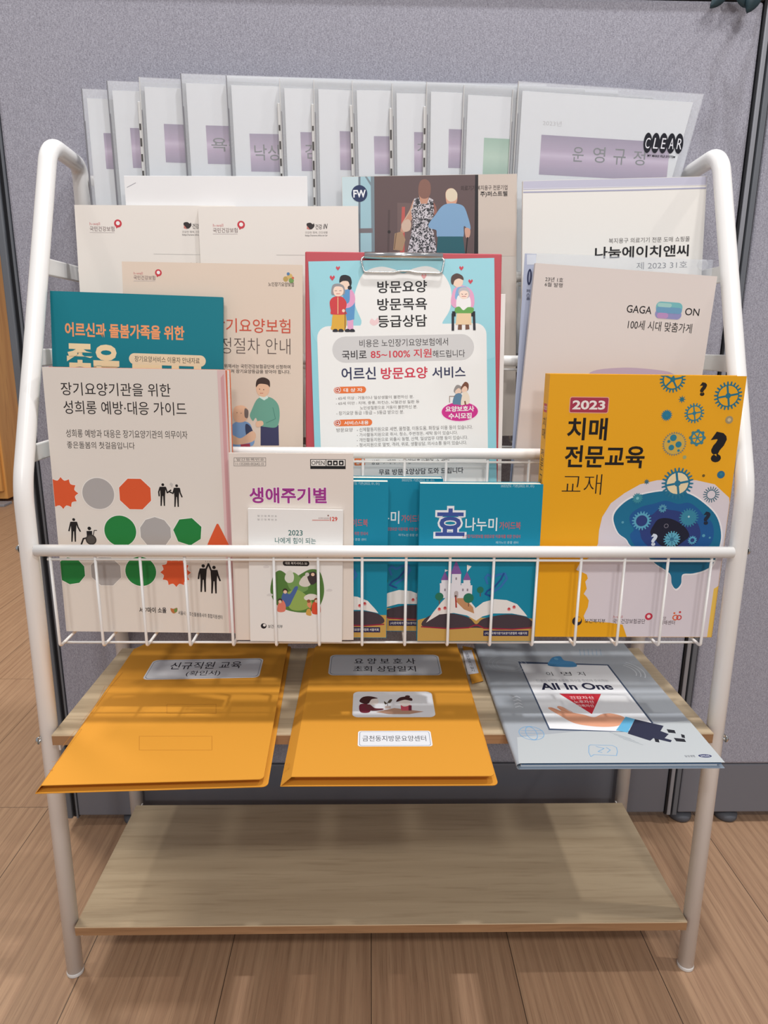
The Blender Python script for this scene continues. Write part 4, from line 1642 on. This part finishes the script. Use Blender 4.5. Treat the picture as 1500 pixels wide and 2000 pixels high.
    A.text('전문교육', 1103, 870, 1259, 914, (28, 24, 22), 0.022)
    A.text('교재', 1098, 926, 1175, 966, (40, 34, 26), -0.014)
    A.disc(1127, 1213, 9.5, (44, 40, 46))
    A.up()
    A.disc(1130, 1210, 5, (236, 170, 34))
    A.text('보건복지부', 1142, 1208.5, 1182, 1217, (70, 60, 50), 0.006)
    A.text('국민건강보험공단', 1197, 1208.5, 1260, 1218, (96, 84, 90), 0.006)
    A.text('h-well', 1198, 1202, 1216, 1207, (200, 120, 120))
    A.disc(1267, 1204, 7.4, (200, 54, 78))
    A.text('중앙', 1289, 1204, 1301, 1211, (110, 90, 90))
    A.text('치매센터', 1289, 1211.5, 1318, 1220, (100, 84, 88), 0.006)
    A.ring(1319, 1206, 6, 2.4, (222, 110, 66), 16)
    A.ring(1326, 1206, 5.4, 2.2, (206, 70, 70), 16)
    A.disc(1317, 1197.5, 2, (222, 110, 66))
    A.disc(1328, 1195.5, 2.2, (206, 70, 70))
    A.up()
    A.disc(1267, 1203.6, 3.6, (240, 214, 214))


yb, _ = booklet('textbook', YM, YW, YH, YT, (238, 172, 28), 'thick yellow textbook with gears and a blue brain on its cover', 'textbook', art_yellow, pages=PAGE)
# lettering down the spine
mb = MB()
A = Art(MB(), YM, YW, YH)


def spine_text(s, v0, v1, y0, y1, col, bold):
    V, Fc = text_mesh(s, bold)
    lx, hx = min(v[0] for v in V), max(v[0] for v in V)
    ly, hy = min(v[1] for v in V), max(v[1] for v in V)
    vs = [mb.bm.verts.new((-YW / 2 - 0.0001, y1 + (y0 - y1) * (x - lx) / (hx - lx), v0 + (v1 - v0) * (y - ly) / (hy - ly))) for x, y in V]
    k = mb.mi(ink(col))
    for f in Fc:
        g = mb.bm.faces.new([vs[i] for i in f])
        g.material_index = k
        g.normal_update()
        if g.normal.x > 0:
            g.normal_flip()


x = -YW / 2 - 0.00005
mb.face([(x, 0.016, YH - 0.040), (x, 0.004, YH - 0.040), (x, 0.004, YH - 0.031), (x, 0.016, YH - 0.031)], ink((196, 70, 84)))
for ch, a, h in (('2023', 0.0375, 0.004), ('치', 0.056, 0.011), ('매', 0.068, 0.011), ('전', 0.090, 0.011), ('문', 0.102, 0.011), ('교', 0.118, 0.011), ('육', 0.130, 0.011), ('교', 0.150, 0.011), ('재', 0.163, 0.011)):
    spine_text(ch, YH - a, YH - a + h, 0.004, 0.016, WH if ch == '2023' else (60, 46, 26), 0.0)
mb.build('spine_lettering', yb)


# ================================================================== SHELF: folders and brochure
def flat_matrix(c, yaw):
    return Matrix.Translation(Vector(c)) @ Matrix.Rotation(yaw, 4, 'Z')


def folder(M, W, H, gap, label, art, inset):
    """card folder lying flat: lower cover, raised upper cover joined by a slanted spine on the left"""
    root = empty('file_folder', M, label, 'file folder', 'orange card folders')
    t = 0.0007
    mb = MB()
    # lower cover: rounded right corners
    def plate(x0, x1, y0, y1, z, m, r=0.006, cut=0.0):
        P = [(x0, y0)]
        for cx, cy, a0 in ((x1 - r, y0 + r, -90), (x1 - r, y1 - r, 0)):
            for k in range(6):
                a = math.radians(a0 + 18 * k)
                P.append((cx + r * math.cos(a), cy + r * math.sin(a)))
        P.append((x0, y1))
        if cut:
            P[-1] = (x0 + cut, y1)
            P.append((x0, y1 - cut * 1.6))
        k = mb.mi(m)
        lo = [mb.bm.verts.new((p[0], p[1], z)) for p in P]
        hi = [mb.bm.verts.new((p[0], p[1], z + t)) for p in P]
        for f in [mb.bm.faces.new(lo[::-1]), mb.bm.faces.new(hi)] + [mb.bm.faces.new((lo[i - 1], lo[i], hi[i], hi[i - 1])) for i in range(len(P))]:
            f.material_index = k
    plate(-W / 2, W / 2, 0, H, 0, KRAFT)
    x0 = -W / 2 + inset
    plate(x0, W / 2 - 0.004, 0.0015, H - 0.001, gap, KRAFT, 0.005, 0.010)
    # spine strip
    k = mb.mi(KRAFT)
    a = [(-W / 2, 0, 0), (x0, 0.0015, gap), (x0, H - 0.02, gap), (-W / 2, H, 0)]
    b = [(p[0], p[1], p[2] + t) for p in a]
    va, vb = [mb.bm.verts.new(p) for p in a], [mb.bm.verts.new(p) for p in b]
    for f in [mb.bm.faces.new(va[::-1]), mb.bm.faces.new(vb)] + [mb.bm.faces.new((va[i - 1], va[i], vb[i], vb[i - 1])) for i in range(4)]:
        f.material_index = k
    A = Art(mb, M, W, H, flat=True, base=gap + t)
    A.lv = 1
    art(A, root, M)
    mb.build('cover', root)
    mb = MB()
    mb.box(x0 + 0.002, W / 2 - 0.008, 0.012, H - 0.01, t + 0.0002, gap - 0.0004, KRAFT_D)
    mb.build('papers', root)
    return root


LBL = (214, 218, 226)


def label_sticker(root, M, gap, W, H, quad, fn, edge=(120, 132, 150), r=6):
    mb = MB()
    A = Art(mb, M, W, H, flat=True, base=gap + 0.0007 + 0.00015)
    A.rect(*quad, (232, 232, 234), r)
    A.up()
    x0, y0, x1, y1 = quad
    if edge:
        A.rect(x0 + 3, y0 + 1.4, x1 - 3, y1 - 1.4, edge, r - 1)
        A.up()
        A.rect(x0 + 4, y0 + 2, x1 - 4, y1 - 2, (226, 228, 232), r - 1.5)
        A.up()
    fn(A)
    mb.build('label', root)


OUT = (176, 112, 36)


def art_f1(A, root, M):
    label_sticker(root, M, 0.0075, 0.2225, 0.322, (290, 1287.5, 510, 1325.5), lambda B: (B.text('신규직원 교육', 334, 1293, 471, 1306.5, (34, 32, 44), 0.006), B.text('(확인서)', 364, 1310, 430, 1321, (34, 32, 44), 0.004)), r=11)
    for q in ((326, 1375.5, 422, 1393.5), (272, 1438, 414, 1465)):
        A.frame(*q, 0.7, OUT)
    A.line([(240, 1313), (213, 1345), (190, 1378), (160, 1418)], 0.8, OUT)
    A.line([(228, 1338), (205, 1340), (190, 1372), (158, 1412)], 0.6, OUT)
    A.line([(160, 1424), (146, 1428), (98, 1488), (112, 1488), (160, 1424)], 0.7, OUT)
    A.text('A4', 95, 1503, 103, 1506.5, OUT)


folder(flat_matrix((-0.2297, -0.1070, 0.3343), 0.040), 0.2225, 0.322, 0.0075, 'left orange card folder with one grey title label, jutting over the shelf edge', art_f1, 0.006)


def pic_f2(B):
    hair, skn, mar = (72, 40, 40), (236, 224, 216), (120, 44, 60)
    B.blob([(703, 1376), (722, 1377), (722, 1391), (704, 1391)], mar)
    B.poly([(734, 1391), (770, 1383), (828, 1390), (800, 1395), (760, 1395)], (186, 146, 122))
    B.blob([(712, 1380), (722, 1376), (732, 1383), (748, 1384), (746, 1387), (724, 1388)], (110, 52, 58))
    B.blob([(718, 1366), (728, 1362), (738, 1366), (738, 1374), (728, 1377), (720, 1374)], skn)
    B.line([(757, 1381), (757, 1372)], 1.2, (80, 66, 60))
    B.blob([(757, 1372), (762, 1366), (766, 1367), (762, 1373)], (90, 80, 66))
    B.blob([(756, 1374), (750, 1370), (752, 1376)], (90, 80, 66))
    B.rect(752, 1379, 763, 1384, (200, 180, 170))
    B.rect(783, 1377, 803, 1388, (206, 84, 100), 2)
    B.blob([(780, 1372), (790, 1366), (800, 1370), (800, 1377), (788, 1380)], skn)
    B.up()
    B.blob([(702, 1370), (708, 1362), (722, 1360), (738, 1364), (726, 1366), (720, 1374), (712, 1375)], hair)
    B.blob([(774, 1371), (780, 1363), (792, 1361), (804, 1364), (804, 1369), (790, 1367)], hair)
    B.disc(796, 1360.5, 5, hair, ry=2.2)
    B.poly([(798, 1378), (804, 1378), (804, 1388), (798, 1388)], mar)


def art_f2(A, root, M):
    g = dict(M=M, gap=0.0095, W=0.2160, H=0.314)
    label_sticker(root, quad=(643, 1279, 860, 1319), fn=lambda B: (B.text('요 양 보 호 사', 692, 1286, 811, 1297, (34, 32, 44), 0.008), B.text('초회 상담일지', 690, 1301, 812, 1312, (34, 32, 44), 0.006)), r=11, **g)
    label_sticker(root, quad=(689, 1351, 847, 1401), fn=pic_f2, edge=None, r=12, **g)
    label_sticker(root, quad=(699, 1427.5, 843, 1458), fn=lambda B: B.text('금천동지방문요양센터', 708, 1437, 832, 1448, (60, 60, 66), 0.0), r=6, **g)
    A.text('A4', 557, 1491, 566, 1496, OUT)


F2M = flat_matrix((0.0017, -0.1020, 0.3343), 0.0)
f2 = folder(F2M, 0.2160, 0.314, 0.0095, 'middle orange card folder with two title labels and a small picture label', art_f2, 0.011)
# index tab at its right edge
mb = MB()
A = Art(MB(), F2M, 0.216, 0.314, flat=True, base=0.001)
q = [A.uv(*p) for p in ((903, 1262), (923, 1265), (944, 1330), (922, 1336))]
zt = 0.0012
mb.face([(p[0], p[1], zt) for p in q][::-1], KRAFT)
q = [A.uv(*p) for p in ((903, 1271), (921, 1270), (935, 1315), (914, 1318))]
f = mb.face([(p[0], p[1], zt + 0.0002) for p in q][::-1], ink((226, 226, 230)))
mb.bm.normal_update()
for f in mb.bm.faces:
    if f.normal.z < 0:
        f.normal_flip()
B = Art(mb, F2M, 2, 2, flat=True, base=zt + 0.0003)
for k, ch in enumerate('요양보호사일지'):
    B.text(ch, 908 + 2.0 * k, 1274 + 5.6 * k, 915 + 2.0 * k, 1278.5 + 5.6 * k, (90, 90, 96))
tb = mb.build('index_tab', f2)

# ---- grey-blue brochure
BM = flat_matrix((0.2428, -0.0753, 0.3343), 0.002)
BW, BH = 0.2150, 0.2990
root = empty('brochure', BM, 'grey-blue brochure picturing a hand under a red triangle, right end of shelf', 'brochure')
GB = (168, 174, 180)
mb = MB()
TOP = 0.0062
mb.box(-BW / 2 + 0.001, BW / 2 - 0.001, 0.002, BH, TOP, TOP + 0.0006, ink(GB))
mb.box(-BW / 2 + 0.001, BW / 2, 0, BH - 0.001, 0, 0.0006, ink((150, 166, 182)))
# rounded spine on the left
k = mb.mi(ink(GB))
R = (TOP + 0.0006) / 2
prev = None
for j in range(9):
    a = math.pi / 2 + math.pi * j / 8
    y = (0.0, BH)
    cur = [mb.bm.verts.new((-BW / 2 + 0.001 + R * math.cos(a), yy, R + R * math.sin(a))) for yy in y]
    if prev:
        f = mb.bm.faces.new((prev[0], cur[0], cur[1], prev[1]))
        f.smooth = True
        f.material_index = k
    prev = cur
A = Art(mb, BM, BW, BH, flat=True, base=TOP + 0.0006)
A.poly([(1043, 1250), (1092, 1280), (1215, 1280), (1260, 1320), (1330, 1320), (1214, 1250)], (172, 178, 183))
A.poly([(1010, 1440), (1420, 1400), (1420, 1492), (1013, 1492)], (188, 194, 196))
A.up()
A.poly([(1012, 1292), (1188, 1298), (1276, 1412), (1262, 1420), (1226, 1430), (1072, 1426)], (70, 84, 108))
A.up()
A.poly([(1016, 1296), (1186, 1300), (1272, 1412), (1250, 1424), (1220, 1429), (1074, 1423)], (236, 238, 240))
CL = (74, 140, 188)
A.blob([(1071, 1300), (1074, 1290), (1080, 1284), (1094, 1282), (1102, 1290), (1120, 1293), (1126, 1302), (1100, 1303)], CL)
A.up()
A.disc(1086, 1287, 4, (110, 170, 206), ry=2.2)
for ch, x0, x1 in (('이', 1067, 1079), ('명', 1096, 1116), ('지', 1128, 1142)):
    A.text(ch, x0, 1312.5, x1, 1320, (52, 52, 58), 0.0)
A.text('인생의 4가지 소중한 자산을 한번에 준비하는', 1047, 1327, 1188, 1332.5, (170, 174, 180))
A.text('All In One', 1055, 1334, 1195, 1347.5, (34, 38, 66), 0.026)
A.poly([(1092, 1355), (1174, 1355.5), (1156, 1395)], (206, 48, 62))
A.blob([(1071, 1384), (1078, 1382), (1096, 1389), (1088, 1381), (1096, 1380), (1116, 1391), (1140, 1396), (1160, 1401), (1176, 1395), (1196, 1394), (1220, 1402), (1212, 1416), (1186, 1420), (1150, 1418), (1120, 1412), (1094, 1398)], (226, 164, 132))
A.up()
for s, x0, y0, x1, y1 in (('건강자산', 1113, 1360, 1160, 1366), ('노후자산', 1121, 1368, 1160, 1374), ('가족자산', 1128, 1376, 1160, 1381.5)):
    A.text(s, x0, y0, x1, y1, (244, 214, 214), 0.012)
for p in (((1076, 1383), (1102, 1393)), ((1088, 1382), (1110, 1392)), ((1098, 1381), (1118, 1391))):
    A.line(p, 0.8, (190, 120, 92))
A.poly([(1203, 1427), (1222, 1400), (1240, 1405), (1226, 1431)], (100, 176, 214))
A.poly([(1240, 1405), (1296, 1418), (1290, 1428), (1306, 1434), (1298, 1442), (1312, 1446), (1310, 1450), (1276, 1442), (1270, 1447), (1226, 1433)], (44, 48, 70))
for x, y, r in ((1311, 1428.5, 9), (1328, 1445.5, 12), (1334, 1438, 4), (1283, 1446.5, 5)):
    A.poly([(x - r, y - 4), (x + r * 0.7, y - 2), (x + r, y + 4), (x - r * 0.6, y + 2.5)], (36, 38, 46))
A.lv = 2
LB = (110, 164, 206)
A.ring(1038, 1432, 24.5, 1.2, LB, 28)
A.ring(1038, 1432, 11, 1.0, LB, 24, ky=2.2)
for dy in (-5, 0, 6):
    A.line([(1017, 1432 + dy), (1060, 1432 + dy)], 0.8, LB)
A.line([(1150, 1457), (1153, 1455), (1196, 1456), (1204, 1460), (1206, 1468), (1204, 1476), (1160, 1474), (1154, 1478), (1150, 1470), (1150, 1457)], 1.2, LB)
A.line([(1164, 1458), (1180, 1462), (1168, 1468), (1176, 1470)], 1.4, LB)
A.line([(1184, 1460), (1192, 1465), (1186, 1470)], 1.4, LB)
for yy in (1360, 1366.5, 1373, 1379):
    A.line([(1001 + (yy - 1360) * 0.3, yy + 2.5), (1009 + (yy - 1360) * 0.3, yy), (1016 + (yy - 1360) * 0.3, yy + 3)], 1.6, (226, 230, 234))
for r in (22, 30, 38):
    A.ring(992, 1298, r, 0.9, (190, 196, 202), 30)
for r in (34, 42, 50):
    A.ring(1208, 1312, r, 2.2, (206, 212, 216), 14, -0.55, 0.95)
for x in (1132, 1140, 1148, 1156, 1164, 1172):
    A.line([(x, 1268), (x + 2, 1280)], 2.0, (150, 166, 180))
for k2 in range(4):
    A.line([(1190 + k2 * 9, 1430 + k2 * 4.5), (1232 + k2 * 8, 1443 + k2 * 4)], 0.8, (140, 150, 158))
A.disc(1377, 1476.5, 13, (42, 50, 96), ry=3.2)
A.up()
A.text('SAMSUNG', 1368, 1475.2, 1386, 1478, (220, 224, 234), 0.01)
A.text('삼성생명', 1337, 1475, 1357, 1479, (90, 94, 104))
mb.build('cover', root)
mb = MB()
mb.box(-BW / 2 + 0.003, BW / 2 - 0.006, 0.004, BH - 0.002, 0.0008, 0.0040, ink((224, 230, 234)))
mb.build('pages', root)
mb = MB()
mb.box(-BW / 2 + 0.003, BW / 2 - 0.003, 0.0015, BH - 0.002, 0.0044, 0.0050, ink((70, 110, 150)))
mb.build('flyleaf', root)

# lettering helper no longer needed
bpy.data.objects.remove(TXT_O)
bpy.data.curves.remove(TXT_C)
